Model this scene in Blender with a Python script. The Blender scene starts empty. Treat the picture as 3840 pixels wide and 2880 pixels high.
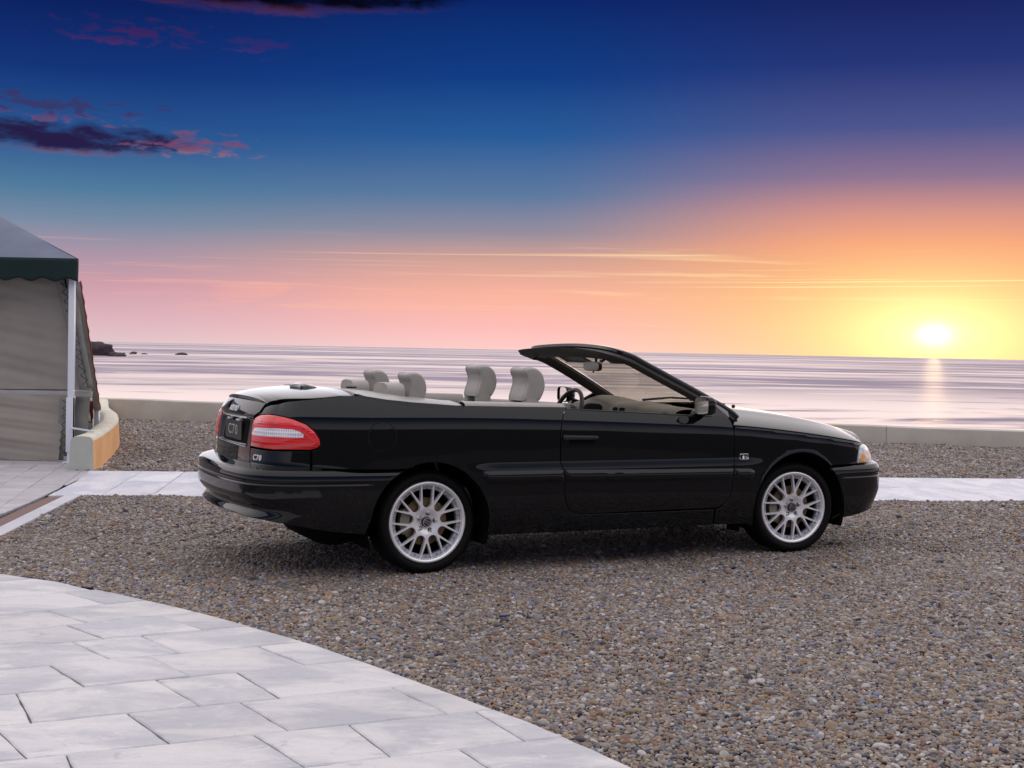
import bpy, bmesh, math, random
import numpy as np
from mathutils import Vector, Matrix
from mathutils.geometry import delaunay_2d_cdt

SC = bpy.context.scene
COL = SC.collection
R = math.radians
rng = np.random.default_rng(7)
random.seed(7)

# ------------------------------------------------------------------ camera
cam_data = bpy.data.cameras.new('camera')
cam_data.sensor_width = 36.0
cam_data.lens = 4980.0 / 3840.0 * 36.0
cam_data.clip_start = 0.05
cam_data.clip_end = 90000.0
cam = bpy.data.objects.new('camera', cam_data)
COL.objects.link(cam)
CAM_H, PITCH, ROLL = 1.34, 0.0258, 0.0197
_f = Vector((0, math.cos(PITCH), -math.sin(PITCH)))
_u = Vector((0, math.sin(PITCH), math.cos(PITCH)))
_r = Vector((1, 0, 0))
_r2 = _r * math.cos(ROLL) + _u * math.sin(ROLL)
_u2 = -_r * math.sin(ROLL) + _u * math.cos(ROLL)
m = Matrix((_r2, _u2, -_f)).transposed().to_4x4()
m.translation = Vector((0, 0, CAM_H))
cam.matrix_world = m
SC.camera = cam

# ------------------------------------------------------------------ view
SC.view_settings.view_transform = 'Standard'
SC.view_settings.look = 'None'
SC.view_settings.gamma = 1.0
SC.view_settings.exposure = 0.0
SC.view_settings.use_curve_mapping = False
try:
    SC.cycles.use_denoising = True
    SC.cycles.max_bounces = 6
    SC.cycles.diffuse_bounces = 2
    SC.cycles.sample_clamp_indirect = 6.0
except Exception:
    pass

def srgb(r, g, b):
    def c(v):
        v /= 255.0
        return v / 12.92 if v <= 0.04045 else ((v + 0.055) / 1.055) ** 2.4
    return (c(r), c(g), c(b), 1.0)

# ------------------------------------------------------------------ sky
# a dusk sky: colour by elevation for three compass sectors (away from the
# sun, middle, towards the sun), a glow round the setting sun, and clouds
SUN_AZ, SUN_EL = 17.6, 0.95
world = bpy.data.worlds.new('World')
SC.world = world
world.use_nodes = True
NT = world.node_tree
NT.nodes.clear()

class G:
    """tiny helper for building node graphs"""
    def __init__(self, nt):
        self.nt = nt
    def n(self, t, **kw):
        nd = self.nt.nodes.new(t)
        for k, v in kw.items():
            setattr(nd, k, v)
        return nd
    def put(self, sock, v):
        if hasattr(v, 'is_output') or isinstance(v, bpy.types.NodeSocket):
            self.nt.links.new(v, sock)
        else:
            sock.default_value = v
    def m(self, op, a, b=None, c=None, clamp=False):
        nd = self.n('ShaderNodeMath', operation=op)
        nd.use_clamp = clamp
        self.put(nd.inputs[0], a)
        if b is not None: self.put(nd.inputs[1], b)
        if c is not None: self.put(nd.inputs[2], c)
        return nd.outputs[0]
    def ss(self, v, a, b):
        nd = self.n('ShaderNodeMapRange', interpolation_type='SMOOTHSTEP')
        self.put(nd.inputs[0], v)
        self.put(nd.inputs[1], a); self.put(nd.inputs[2], b)
        nd.inputs[3].default_value = 0.0; nd.inputs[4].default_value = 1.0
        return nd.outputs[0]
    def mix(self, f, a, b, blend='MIX'):
        nd = self.n('ShaderNodeMix', data_type='RGBA', blend_type=blend)
        self.put(nd.inputs[0], f); self.put(nd.inputs[6], a); self.put(nd.inputs[7], b)
        return nd.outputs[2]
    def ramp(self, v, stops, interp='LINEAR'):
        nd = self.n('ShaderNodeValToRGB')
        cr = nd.color_ramp
        cr.interpolation = interp
        while len(cr.elements) < len(stops):
            cr.elements.new(0.5)
        for e, (p, c) in zip(cr.elements, stops):
            e.position = p; e.color = c
        self.put(nd.inputs[0], v)
        return nd.outputs[0]
    def xyz(self, x, y, z):
        nd = self.n('ShaderNodeCombineXYZ')
        self.put(nd.inputs[0], x); self.put(nd.inputs[1], y); self.put(nd.inputs[2], z)
        return nd.outputs[0]
    def noise(self, vec, scale, detail=4, rough=0.55, dist=0.0, out=0):
        nd = self.n('ShaderNodeTexNoise')
        if vec is not None: self.put(nd.inputs['Vector'], vec)
        self.put(nd.inputs['Scale'], scale); nd.inputs['Detail'].default_value = detail
        nd.inputs['Roughness'].default_value = rough; nd.inputs['Distortion'].default_value = dist
        return nd.outputs[out]
    def link(self, a, b):
        self.nt.links.new(a, b)

g = G(NT)
tc = g.n('ShaderNodeTexCoord')
sep = g.n('ShaderNodeSeparateXYZ')
g.link(tc.outputs['Generated'], sep.inputs[0])
DX, DY, DZ = sep.outputs
el = g.m('MULTIPLY', g.m('ARCSINE', DZ), 180 / math.pi)
az = g.m('MULTIPLY', g.m('ARCTAN2', DX, DY), 180 / math.pi)
ev = g.m('DIVIDE', g.m('MAXIMUM', el, 0.0), 20.0)
C = srgb
def P(y):            # elevation in degrees -> ramp position
    return y / 20.0
left = g.ramp(ev, [(P(0), C(226, 198, 202)), (P(1.0), C(222, 180, 190)), (P(2.4), C(206, 158, 172)), (P(3.6), C(172, 150, 168)),
                   (P(4.9), C(122, 140, 164)), (P(6.2), C(82, 124, 158)), (P(8.2), C(42, 88, 146)), (P(11.0), C(20, 52, 122)),
                   (P(14.5), C(9, 24, 84)), (P(20), C(8, 20, 72))])
mid = g.ramp(ev, [(P(0), C(255, 206, 202)), (P(1.0), C(255, 190, 184)), (P(2.3), C(252, 182, 160)), (P(3.8), C(214, 164, 150)),
                  (P(5.0), C(150, 142, 158)), (P(6.6), C(92, 122, 160)), (P(9), C(42, 92, 154)), (P(11.5), C(18, 62, 134)),
                  (P(15), C(11, 36, 104)), (P(20), C(12, 32, 96))])
right = g.ramp(ev, [(P(0), C(255, 214, 160)), (P(1.2), C(255, 205, 142)), (P(2.6), C(255, 190, 128)), (P(4.6), C(250, 164, 122)),
                    (P(5.9), C(214, 146, 136)), (P(7.4), C(142, 116, 146)), (P(9.4), C(78, 86, 142)), (P(12.0), C(38, 54, 120)),
                    (P(15.5), C(18, 28, 88)), (P(20), C(16, 24, 78))])
aabs = g.m('ABSOLUTE', g.m('SUBTRACT', az, SUN_AZ))
back = g.ramp(ev, [(P(0), C(218, 212, 220)), (P(3.5), C(206, 202, 214)), (P(8.0), C(150, 156, 182)), (P(12.0), C(112, 122, 154)), (P(17), C(84, 94, 130)), (P(20), C(74, 84, 120))])
left = g.mix(g.ss(aabs, 60.0, 110.0), left, back)
sky = g.mix(g.ss(aabs, 36.0, 17.0), left, mid)
sky = g.mix(g.ss(aabs, 17.5, 2.0), sky, right)
sky = g.mix(g.ss(el, 24.0, 60.0), sky, C(44, 56, 98))
# glow round the sun
sd = (math.sin(R(SUN_AZ)) * math.cos(R(SUN_EL)), math.cos(R(SUN_AZ)) * math.cos(R(SUN_EL)), math.sin(R(SUN_EL)))
dx = g.m('SUBTRACT', az, SUN_AZ)
dy = g.m('SUBTRACT', el, SUN_EL)
def gauss(sx, sy):
    q = g.m('ADD', g.m('POWER', g.m('ABSOLUTE', g.m('DIVIDE', dx, sx)), 2.0), g.m('POWER', g.m('ABSOLUTE', g.m('DIVIDE', dy, sy)), 2.0))
    return g.m('EXPONENT', g.m('MULTIPLY', q, -1.0))
sky = g.mix(g.m('MULTIPLY', gauss(7.5, 3.4), 0.5), sky, (1.0, 0.66, 0.30, 1))
sky = g.mix(g.m('MULTIPLY', gauss(4.5, 2.0), 0.85), sky, (1.45, 1.18, 0.44, 1))

# clouds: az / el space, two shared noise fields
cn1 = g.noise(g.xyz(g.m('MULTIPLY', az, 0.55), g.m('MULTIPLY', el, 1.5), 3.0), 1.0, 6, 0.62, 0.3)
cn2 = g.noise(g.xyz(g.m('MULTIPLY', az, 0.9), g.m('MULTIPLY', el, 3.0), 31.0), 1.0, 5, 0.6, 0.4)
def blob(a0, e0, wa, we):
    q = g.m('ADD', g.m('POWER', g.m('ABSOLUTE', g.m('DIVIDE', g.m('SUBTRACT', az, a0), wa)), 2.0),
            g.m('POWER', g.m('ABSOLUTE', g.m('DIVIDE', g.m('SUBTRACT', el, e0), we)), 2.0))
    return g.m('MAXIMUM', g.m('SUBTRACT', 1.0, q), -1.5)
def add_cloud(sky, dark, edge, nz, a0, e0, wa, we, k, th, soft, e_lo, amount=1.0):
    b_ = blob(a0, e0, wa, we)
    d = g.m('ADD', g.m('MULTIPLY', b_, 0.34), g.m('MULTIPLY', g.m('SUBTRACT', nz, 0.5), k))
    # undersides catch the last light
    low = g.m('DIVIDE', g.m('SUBTRACT', el, e_lo), we)
    c = g.mix(g.ss(g.m('ADD', low, g.m('MULTIPLY', d, 1.2)), 0.0, 0.75), edge, dark)
    return g.mix(g.m('MULTIPLY', g.ss(d, th, th + soft), amount), sky, c)
sky = add_cloud(sky, C(6, 6, 20), C(112, 58, 80), cn1, -11.5, 15.0, 10.5, 1.35, 0.55, -0.04, 0.30, 13.55)
sky = add_cloud(sky, C(38, 30, 70), C(146, 82, 102), cn1, -18.8, 8.2, 5.6, 0.72, 0.9, -0.02, 0.34, 7.55)
sky = add_cloud(sky, C(60, 50, 96), C(128, 76, 106), cn2, -18.8, 9.4, 4.6, 0.75, 1.9, 0.16, 0.3, 9.1, 0.7)
sky = add_cloud(sky, C(118, 78, 112), C(170, 106, 116), cn2, -13.6, 8.25, 2.8, 0.6, 1.9, 0.08, 0.4, 8.0, 0.85)
sky = add_cloud(sky, C(70, 34, 88), C(104, 48, 96), cn2, -16.2, 12.6, 4.0, 0.75, 1.9, 0.16, 0.4, 12.2, 0.62)
sky = add_cloud(sky, C(60, 40, 106), C(96, 54, 112), cn2, -11.2, 12.4, 2.2, 0.6, 1.9, 0.18, 0.35, 12.2, 0.5)
# thin bright streaks in the lower sky
st = g.noise(g.xyz(g.m('MULTIPLY', az, 0.075), g.m('MULTIPLY', g.m('ADD', el, g.m('MULTIPLY', az, 0.006)), 2.6), 4.2), 1.0, 4, 0.62, 0.25)
low = g.m('MULTIPLY', g.ss(el, 0.5, 1.6), g.ss(el, 5.2, 3.2))
mk = g.m('MULTIPLY', g.ss(st, 0.56, 0.70), low)
sky = g.mix(g.m('MULTIPLY', mk, 0.38), sky, g.mix(g.ss(aabs, 24, 6), C(255, 188, 164), (1.25, 0.98, 0.48, 1)))
st = g.noise(g.xyz(g.m('MULTIPLY', az, 0.035), g.m('MULTIPLY', g.m('SUBTRACT', el, g.m('MULTIPLY', az, 0.012)), 7.0), 11.7), 1.0, 3, 0.5, 0.1)
low = g.m('MULTIPLY', g.ss(el, 1.6, 2.6), g.ss(el, 5.0, 3.9))
mk = g.m('MULTIPLY', g.ss(st, 0.63, 0.74), low)
sky = g.mix(g.m('MULTIPLY', mk, 0.55), sky, g.mix(g.ss(aabs, 20, 4), C(255, 196, 166), (1.35, 1.15, 0.55, 1)))
# pink wisps left of centre
low = g.m('MULTIPLY', g.ss(el, 0.9, 1.8), g.ss(el, 3.3, 2.3))
st = g.noise(g.xyz(g.m('MULTIPLY', az, 0.2), g.m('MULTIPLY', el, 1.5), 21.0), 1.3, 5, 0.6, 0.6)
mk = g.m('MULTIPLY', g.m('MULTIPLY', g.ss(st, 0.5, 0.66), low), g.ss(g.m('ABSOLUTE', g.m('ADD', az, 6.0)), 11.0, 4.0))
sky = g.mix(g.m('MULTIPLY', mk, 0.3), sky, C(255, 182, 164))
# the sun itself, low over the water
sky = g.mix(g.m('MULTIPLY', gauss(2.0, 1.0), 0.8), sky, (1.5, 1.36, 0.62, 1))
sky = g.mix(1.0, sky, g.mix(gauss(0.62, 0.40), (0, 0, 0, 1), (1.6, 1.4, 0.9, 1)), 'ADD')
core = gauss(0.105, 0.075)
sky = g.mix(1.0, sky, g.mix(core, (0, 0, 0, 1), (9000.0, 6200.0, 2800.0, 1)), 'ADD')
bg = g.n('ShaderNodeBackground')
g.link(sky, bg.inputs[0])
bg.inputs[1].default_value = 1.0
wo = g.n('ShaderNodeOutputWorld')
try:
    world.cycles.sampling_method = 'MANUAL'
    world.cycles.sample_map_resolution = 4096
except Exception:
    pass
g.link(bg.outputs[0], wo.inputs[0])

# ------------------------------------------------------------------ key light: very soft light from high above
sun_data = bpy.data.lights.new('sun', 'SUN')
sun_data.energy = 3.3
sun_data.angle = R(152)
sun_data.color = (1.0, 0.935, 0.89)
sun = bpy.data.objects.new('sun', sun_data)
COL.objects.link(sun)
SUN_ELEV = R(76)
sdir = Vector((math.sin(R(2)) * math.cos(SUN_ELEV), math.cos(R(2)) * math.cos(SUN_ELEV), math.sin(SUN_ELEV)))
sun.rotation_euler = sdir.to_track_quat('Z', 'Y').to_euler()
sun.location = (0, 0, 30)

# ------------------------------------------------------------------ helpers
def tag(o, label=None, cat=None, group=None, kind=None):
    if label: o['label'] = label
    if cat: o['category'] = cat
    if group: o['group'] = group
    if kind: o['kind'] = kind
    return o

def empty(name, loc=(0, 0, 0), rz=0.0, parent=None):
    o = bpy.data.objects.new(name, None)
    o.empty_display_size = 0.2
    COL.objects.link(o)
    o.location = loc
    o.rotation_euler = (0, 0, rz)
    if parent: o.parent = parent
    return o

def mesh_obj(name, verts, faces, mat, parent=None, smooth=True, normals=None, auto=None):
    me = bpy.data.meshes.new(name)
    me.from_pydata([tuple(map(float, v)) for v in verts], [], [tuple(map(int, f)) for f in faces])
    me.update()
    if smooth:
        me.polygons.foreach_set('use_smooth', [True] * len(me.polygons))
    if mat is not None:
        me.materials.append(mat)
    if normals is not None:
        me.normals_split_custom_set_from_vertices([tuple(map(float, n)) for n in normals])
    elif auto is not None:
        try:
            me.set_sharp_from_angle(angle=R(auto))
        except Exception:
            pass
    o = bpy.data.objects.new(name, me)
    COL.objects.link(o)
    if parent: o.parent = parent
    return o

class MB:
    """collects shapes into ONE mesh"""
    def __init__(self):
        self.v = []; self.f = []
    def add(self, verts, faces):
        k = len(self.v)
        self.v.extend([tuple(map(float, q)) for q in verts])
        self.f.extend([tuple(i + k for i in q) for q in faces])
        return self
    def grid(self, rows, close_u=False, close_v=False, flip=False):
        rows = [list(r) for r in rows]
        nu, nv = len(rows), len(rows[0])
        vs = [p for r in rows for p in r]
        fs = []
        for i in range(nu if close_u else nu - 1):
            for j in range(nv if close_v else nv - 1):
                a = i * nv + j; b = i * nv + (j + 1) % nv
                c = ((i + 1) % nu) * nv + (j + 1) % nv; d = ((i + 1) % nu) * nv + j
                fs.append((a, d, c, b) if flip else (a, b, c, d))
        return self.add(vs, fs)
    def box(self, c, s, rz=0.0, bev=0.0):
        bm = bmesh.new()
        bmesh.ops.create_cube(bm, size=1.0)
        for v in bm.verts:
            v.co = Vector((v.co.x * s[0], v.co.y * s[1], v.co.z * s[2]))
        if bev:
            bmesh.ops.bevel(bm, geom=bm.edges[:], offset=bev, segments=2, affect='EDGES', profile=0.6)
        mt = Matrix.Translation(c) @ Matrix.Rotation(rz, 4, 'Z')
        bm.verts.index_update()
        self.add([mt @ v.co for v in bm.verts], [[v.index for v in f.verts] for f in bm.faces])
        bm.free()
        return self
    def tube(self, pts, r, n=10, cap=True):
        pts = [Vector(p) for p in pts]
        rr = r if hasattr(r, '__len__') else [r] * len(pts)
        rows = []
        ref = Vector((0, 0, 1))
        for i, p in enumerate(pts):
            t = (pts[min(i + 1, len(pts) - 1)] - pts[max(i - 1, 0)]).normalized()
            if abs(t.dot(ref)) > 0.95: rf = Vector((1, 0, 0))
            else: rf = ref
            a = t.cross(rf).normalized(); b = t.cross(a).normalized()
            rows.append([p + (a * math.cos(q) + b * math.sin(q)) * rr[i] for q in [2 * math.pi * k / n for k in range(n)]])
        k = len(self.v)
        self.grid(rows, close_v=True)
        if cap:
            self.f.append(tuple(k + j for j in range(n)))
            self.f.append(tuple(k + (len(pts) - 1) * n + j for j in reversed(range(n))))
        return self
    def lathe(self, prof, n=64, axis='Y', c=(0, 0, 0), cap=False):
        rows = []
        for r, h in prof:
            row = []
            for k in range(n):
                t = 2 * math.pi * k / n
                if axis == 'Y': row.append((c[0] + r * math.cos(t), c[1] + h, c[2] + r * math.sin(t)))
                else: row.append((c[0] + r * math.cos(t), c[1] + r * math.sin(t), c[2] + h))
            rows.append(row)
        return self.grid(rows, close_v=True)
    def build(self, name, mat, parent=None, smooth=True, auto=35, recalc=True):
        me = bpy.data.meshes.new(name)
        me.from_pydata(self.v, [], self.f)
        if recalc:
            bm = bmesh.new(); bm.from_mesh(me)
            bmesh.ops.recalc_face_normals(bm, faces=bm.faces)
            bm.to_mesh(me); bm.free()
        me.update()
        if smooth:
            me.polygons.foreach_set('use_smooth', [True] * len(me.polygons))
            me.set_sharp_from_angle(angle=R(auto))
        if mat is not None: me.materials.append(mat)
        o = bpy.data.objects.new(name, me)
        COL.objects.link(o)
        if parent: o.parent = parent
        return o

# ------------------------------------------------------------------ materials
def principled(name, col, rough=0.5, metal=0.0, coat=0.0, spec=0.5, **kw):
    mt = bpy.data.materials.new(name)
    mt.use_nodes = True
    b = mt.node_tree.nodes['Principled BSDF']
    b.inputs['Base Color'].default_value = (col[0], col[1], col[2], 1)
    b.inputs['Roughness'].default_value = rough
    b.inputs['Metallic'].default_value = metal
    b.inputs['Specular IOR Level'].default_value = spec
    b.inputs['Coat Weight'].default_value = coat
    b.inputs['Coat Roughness'].default_value = 0.03
    for k, v in kw.items():
        b.inputs[k].default_value = v
    return mt

def noisy(name, c1, c2, scale, rough=0.6, rough2=None, bump=0.0, bscale=None, detail=5, metal=0.0, spec=0.4, coords='Object', stretch=(1, 1, 1), dist=0.02, rand=0.0):
    """a material of two colours mottled by noise with a fine bump"""
    mt = bpy.data.materials.new(name)
    mt.use_nodes = True
    gg = G(mt.node_tree)
    b = mt.node_tree.nodes['Principled BSDF']
    t = gg.n('ShaderNodeTexCoord')
    mp = gg.n('ShaderNodeMapping')
    mp.inputs['Scale'].default_value = stretch
    gg.link(t.outputs[coords], mp.inputs[0])
    vec = mp.outputs[0]
    if rand:
        oi = gg.n('ShaderNodeObjectInfo')
        ad = gg.n('ShaderNodeVectorMath', operation='ADD')
        gg.link(vec, ad.inputs[0])
        gg.link(gg.m('MULTIPLY', oi.outputs['Random'], rand), ad.inputs[1])
        vec = ad.outputs[0]
    nz = gg.noise(vec, scale, detail, 0.6)
    col = gg.mix(gg.ss(nz, 0.3, 0.7), (*c1, 1), (*c2, 1))
    gg.link(col, b.inputs['Base Color'])
    b.inputs['Metallic'].default_value = metal
    b.inputs['Specular IOR Level'].default_value = spec
    if rough2 is None: b.inputs['Roughness'].default_value = rough
    else:
        gg.link(gg.m('ADD', rough, gg.m('MULTIPLY', nz, rough2 - rough)), b.inputs['Roughness'])
    if bump:
        bn = gg.n('ShaderNodeBump')
        bn.inputs['Strength'].default_value = bump
        bn.inputs['Distance'].default_value = dist
        gg.link(gg.noise(vec, bscale or scale * 6, 6, 0.6), bn.inputs['Height'])
        gg.link(bn.outputs[0], b.inputs['Normal'])
    return mt
# ------------------------------------------------------------------ polygon helpers
def clip_convex(poly, clip):
    """poly clipped to a convex polygon (counter-clockwise)"""
    out = [np.array(p, float) for p in poly]
    for i in range(len(clip)):
        a = np.array(clip[i], float); b = np.array(clip[(i + 1) % len(clip)], float)
        e = b - a
        side = lambda p: e[0] * (p[1] - a[1]) - e[1] * (p[0] - a[0])
        inp, out = out, []
        for k in range(len(inp)):
            p, q = inp[k], inp[(k + 1) % len(inp)]
            sp, sq = side(p), side(q)
            if sp >= 0: out.append(p)
            if (sp >= 0) != (sq >= 0):
                out.append(p + (q - p) * (sp / (sp - sq)))
        if len(out) < 3: return []
    return out

def area(p):
    p = np.array(p)
    x, y = p[:, 0], p[:, 1]
    return 0.5 * np.sum(x * np.roll(y, -1) - y * np.roll(x, -1))

def ccw(p):
    return list(p) if area(p) > 0 else list(p)[::-1]

def inset(poly, d):
    p = [np.array(q, float) for q in ccw(poly)]
    keep = []
    for q in p:
        if not keep or np.hypot(*(q - keep[-1])) > 0.004: keep.append(q)
    if len(keep) > 2 and np.hypot(*(keep[0] - keep[-1])) < 0.004: keep.pop()
    p = keep
    if len(p) < 3: return []
    n = len(p); out = []
    for i in range(n):
        a, b, c = p[i - 1], p[i], p[(i + 1) % n]
        e1 = (b - a) / np.hypot(*(b - a)); e2 = (c - b) / np.hypot(*(c - b))
        n1 = np.array([-e1[1], e1[0]]); n2 = np.array([-e2[1], e2[0]])
        k = n1 + n2; l = max(np.dot(k, n1), 0.35)
        out.append(b + k / l * d)
    return out if area(out) > 0.0005 else []

def inside(pts, poly):
    pts = np.asarray(pts); x, y = pts[:, 0], pts[:, 1]
    r = np.zeros(len(pts), bool); n = len(poly)
    for i in range(n):
        x1, y1 = poly[i]; x2, y2 = poly[(i + 1) % n]
        c = ((y1 > y) != (y2 > y)) & (x < (x2 - x1) * (y - y1) / ((y2 - y1) + 1e-12) + x1)
        r ^= c
    return r

def slab(name, poly, ztop, thick, mat, parent, gap=0.006, jit=0.0018, step=0.07, bev=0.006, seed=0):
    """one paving slab: slightly uneven cut edges and a worn arris"""
    q = inset(poly, gap)
    if not q: return None
    rr = np.random.default_rng(seed)
    loop = []
    for i in range(len(q)):
        a, b = q[i], q[(i + 1) % len(q)]
        n = max(1, int(np.hypot(*(b - a)) / step))
        e = (b - a) / np.hypot(*(b - a)); nn = np.array([-e[1], e[0]])
        for k in range(n):
            p = a + (b - a) * k / n
            loop.append(p + nn * rr.normal(0, jit) * (0.4 if k == 0 else 1))
    top = inset(loop, bev) or loop
    if len(top) != len(loop): top = [p for p in loop]
    n = len(loop)
    c = np.mean(np.array(loop), axis=0)
    tx, ty = rr.normal(0, 0.0018, 2)
    zt = ztop + rr.normal(0, 0.0010)
    hz = lambda p: zt + (p[0] - c[0]) * tx + (p[1] - c[1]) * ty
    vs = [(p[0] - c[0], p[1] - c[1], hz(p) - ztop) for p in top]
    vs += [(p[0] - c[0], p[1] - c[1], hz(p) - bev * 0.8 - ztop) for p in loop]
    vs += [(p[0] - c[0], p[1] - c[1], -thick) for p in loop]
    fs = [tuple(range(n))]
    for r0 in (0, n):
        for i in range(n):
            j = (i + 1) % n
            fs.append((r0 + j, r0 + i, r0 + n + i, r0 + n + j))
    o = mesh_obj(name, vs, fs, mat, parent, smooth=False)
    o.location = (c[0], c[1], ztop)
    return o

def sheet(name, poly, z, mat, parent=None, kind='structure'):
    o = mesh_obj(name, [(p[0], p[1], z) for p in ccw(poly)], [tuple(range(len(poly)))], mat, parent, smooth=False)
    if parent is None: tag(o, kind=kind)
    return o

# ------------------------------------------------------------------ stone materials
def stone_mat(name, ca, cb, cc, scale, bump, streak=(1.0, 1.0, 1.0), rand=20.0, rough=0.55):
    mt = bpy.data.materials.new(name); mt.use_nodes = True
    gg = G(mt.node_tree); b = mt.node_tree.nodes['Principled BSDF']
    t = gg.n('ShaderNodeTexCoord'); mp = gg.n('ShaderNodeMapping')
    mp.inputs['Scale'].default_value = streak
    mp.inputs['Rotation'].default_value = (0, 0, R(-28))
    gg.link(t.outputs['Object'], mp.inputs[0])
    oi = gg.n('ShaderNodeObjectInfo')
    ad = gg.n('ShaderNodeVectorMath', operation='ADD')
    gg.link(mp.outputs[0], ad.inputs[0]); gg.link(gg.m('MULTIPLY', oi.outputs['Random'], rand), ad.inputs[1])
    vec = ad.outputs[0]
    n1 = gg.noise(vec, scale, 6, 0.62, 0.4)
    n2 = gg.noise(vec, scale * 5.5, 6, 0.65, 0.8)
    n3 = gg.noise(vec, scale * 40, 3, 0.6)
    col = gg.mix(gg.ss(n1, 0.41, 0.62), (*ca, 1), (*cb, 1))
    col = gg.mix(gg.m('MULTIPLY', gg.ss(n2, 0.56, 0.72), 0.55), col, (*cc, 1))
    col = gg.mix(gg.m('MULTIPLY', gg.ss(n3, 0.45, 0.75), 0.12), col, (0.30, 0.30, 0.33, 1))
    n4 = gg.noise(vec, scale * 2.2, 5, 0.7, 1.6)
    col = gg.mix(gg.m('MULTIPLY', gg.ss(n4, 0.56, 0.72), 0.62), col, (cb[0] * 0.78, cb[1] * 0.80, cb[2] * 0.84, 1))
    n5 = gg.noise(vec, scale * 14, 4, 0.7, 0.6)
    col = gg.mix(gg.m('MULTIPLY', gg.ss(n5, 0.60, 0.72), 0.35), col, (0.34, 0.33, 0.35, 1))
    tone = gg.m('ADD', 0.90, gg.m('MULTIPLY', oi.outputs['Random'], 0.16))
    col = gg.mix(1.0, col, gg.xyz(tone, tone, tone), 'MULTIPLY')
    gg.link(col, b.inputs['Base Color'])
    gg.link(gg.m('ADD', rough - 0.12, gg.m('MULTIPLY', n2, 0.3)), b.inputs['Roughness'])
    b.inputs['Specular IOR Level'].default_value = 0.45
    hgt = gg.m('ADD', gg.m('MULTIPLY', gg.noise(vec, scale * 1.6, 5, 0.55, 1.2), 1.0), gg.m('ADD', gg.m('MULTIPLY', n2, 0.35), gg.m('MULTIPLY', n3, 0.06)))
    bn = gg.n('ShaderNodeBump'); bn.inputs['Strength'].default_value = bump; bn.inputs['Distance'].default_value = 0.02
    gg.link(hgt, bn.inputs['Height']); gg.link(bn.outputs[0], b.inputs['Normal'])
    return mt

M_SLAB = stone_mat('pale_slate_concrete', (0.68, 0.665, 0.68), (0.49, 0.49, 0.535), (0.81, 0.78, 0.735), 1.5, 1.0, (1.0, 2.0, 1.0))
M_PATH = stone_mat('path_stone', (0.70, 0.69, 0.75), (0.54, 0.55, 0.64), (0.80, 0.77, 0.76), 1.3, 0.45, (2.2, 1.0, 1.0))
M_TILE = stone_mat('grey_paving_tile', (0.52, 0.50, 0.54), (0.45, 0.43, 0.47), (0.56, 0.53, 0.54), 1.5, 0.25)
M_KERB = stone_mat('pale_kerb', (0.58, 0.58, 0.64), (0.52, 0.52, 0.58), (0.62, 0.60, 0.60), 2.0, 0.2)
M_MORTAR = noisy('mortar', (0.11, 0.11, 0.125), (0.19, 0.18, 0.18), 14, 0.9, bump=0.4)
M_EARTH = noisy('dark_earth', (0.035, 0.034, 0.03), (0.06, 0.055, 0.05), 1.5, 0.95, bump=0.3)
M_PLASTER = noisy('pale_plaster', (0.56, 0.52, 0.46), (0.47, 0.44, 0.39), 2.2, 0.85, bump=0.35, bscale=40, dist=0.01)
M_PLASTER_END = noisy('grey_plaster', (0.50, 0.52, 0.47), (0.43, 0.45, 0.41), 3.0, 0.85, bump=0.3, bscale=45, dist=0.01)
M_SUNLIT_SIDE = noisy('sunlit_plaster', (0.90, 0.50, 0.22), (0.80, 0.42, 0.18), 3.0, 0.85, bump=0.5, bscale=50, dist=0.01)  # low orange sunlight on the wall side, put into the base colour
M_CAP = noisy('cream_cap', (0.74, 0.70, 0.58), (0.62, 0.58, 0.49), 3.5, 0.8, bump=0.3, bscale=40, dist=0.01)

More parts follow.
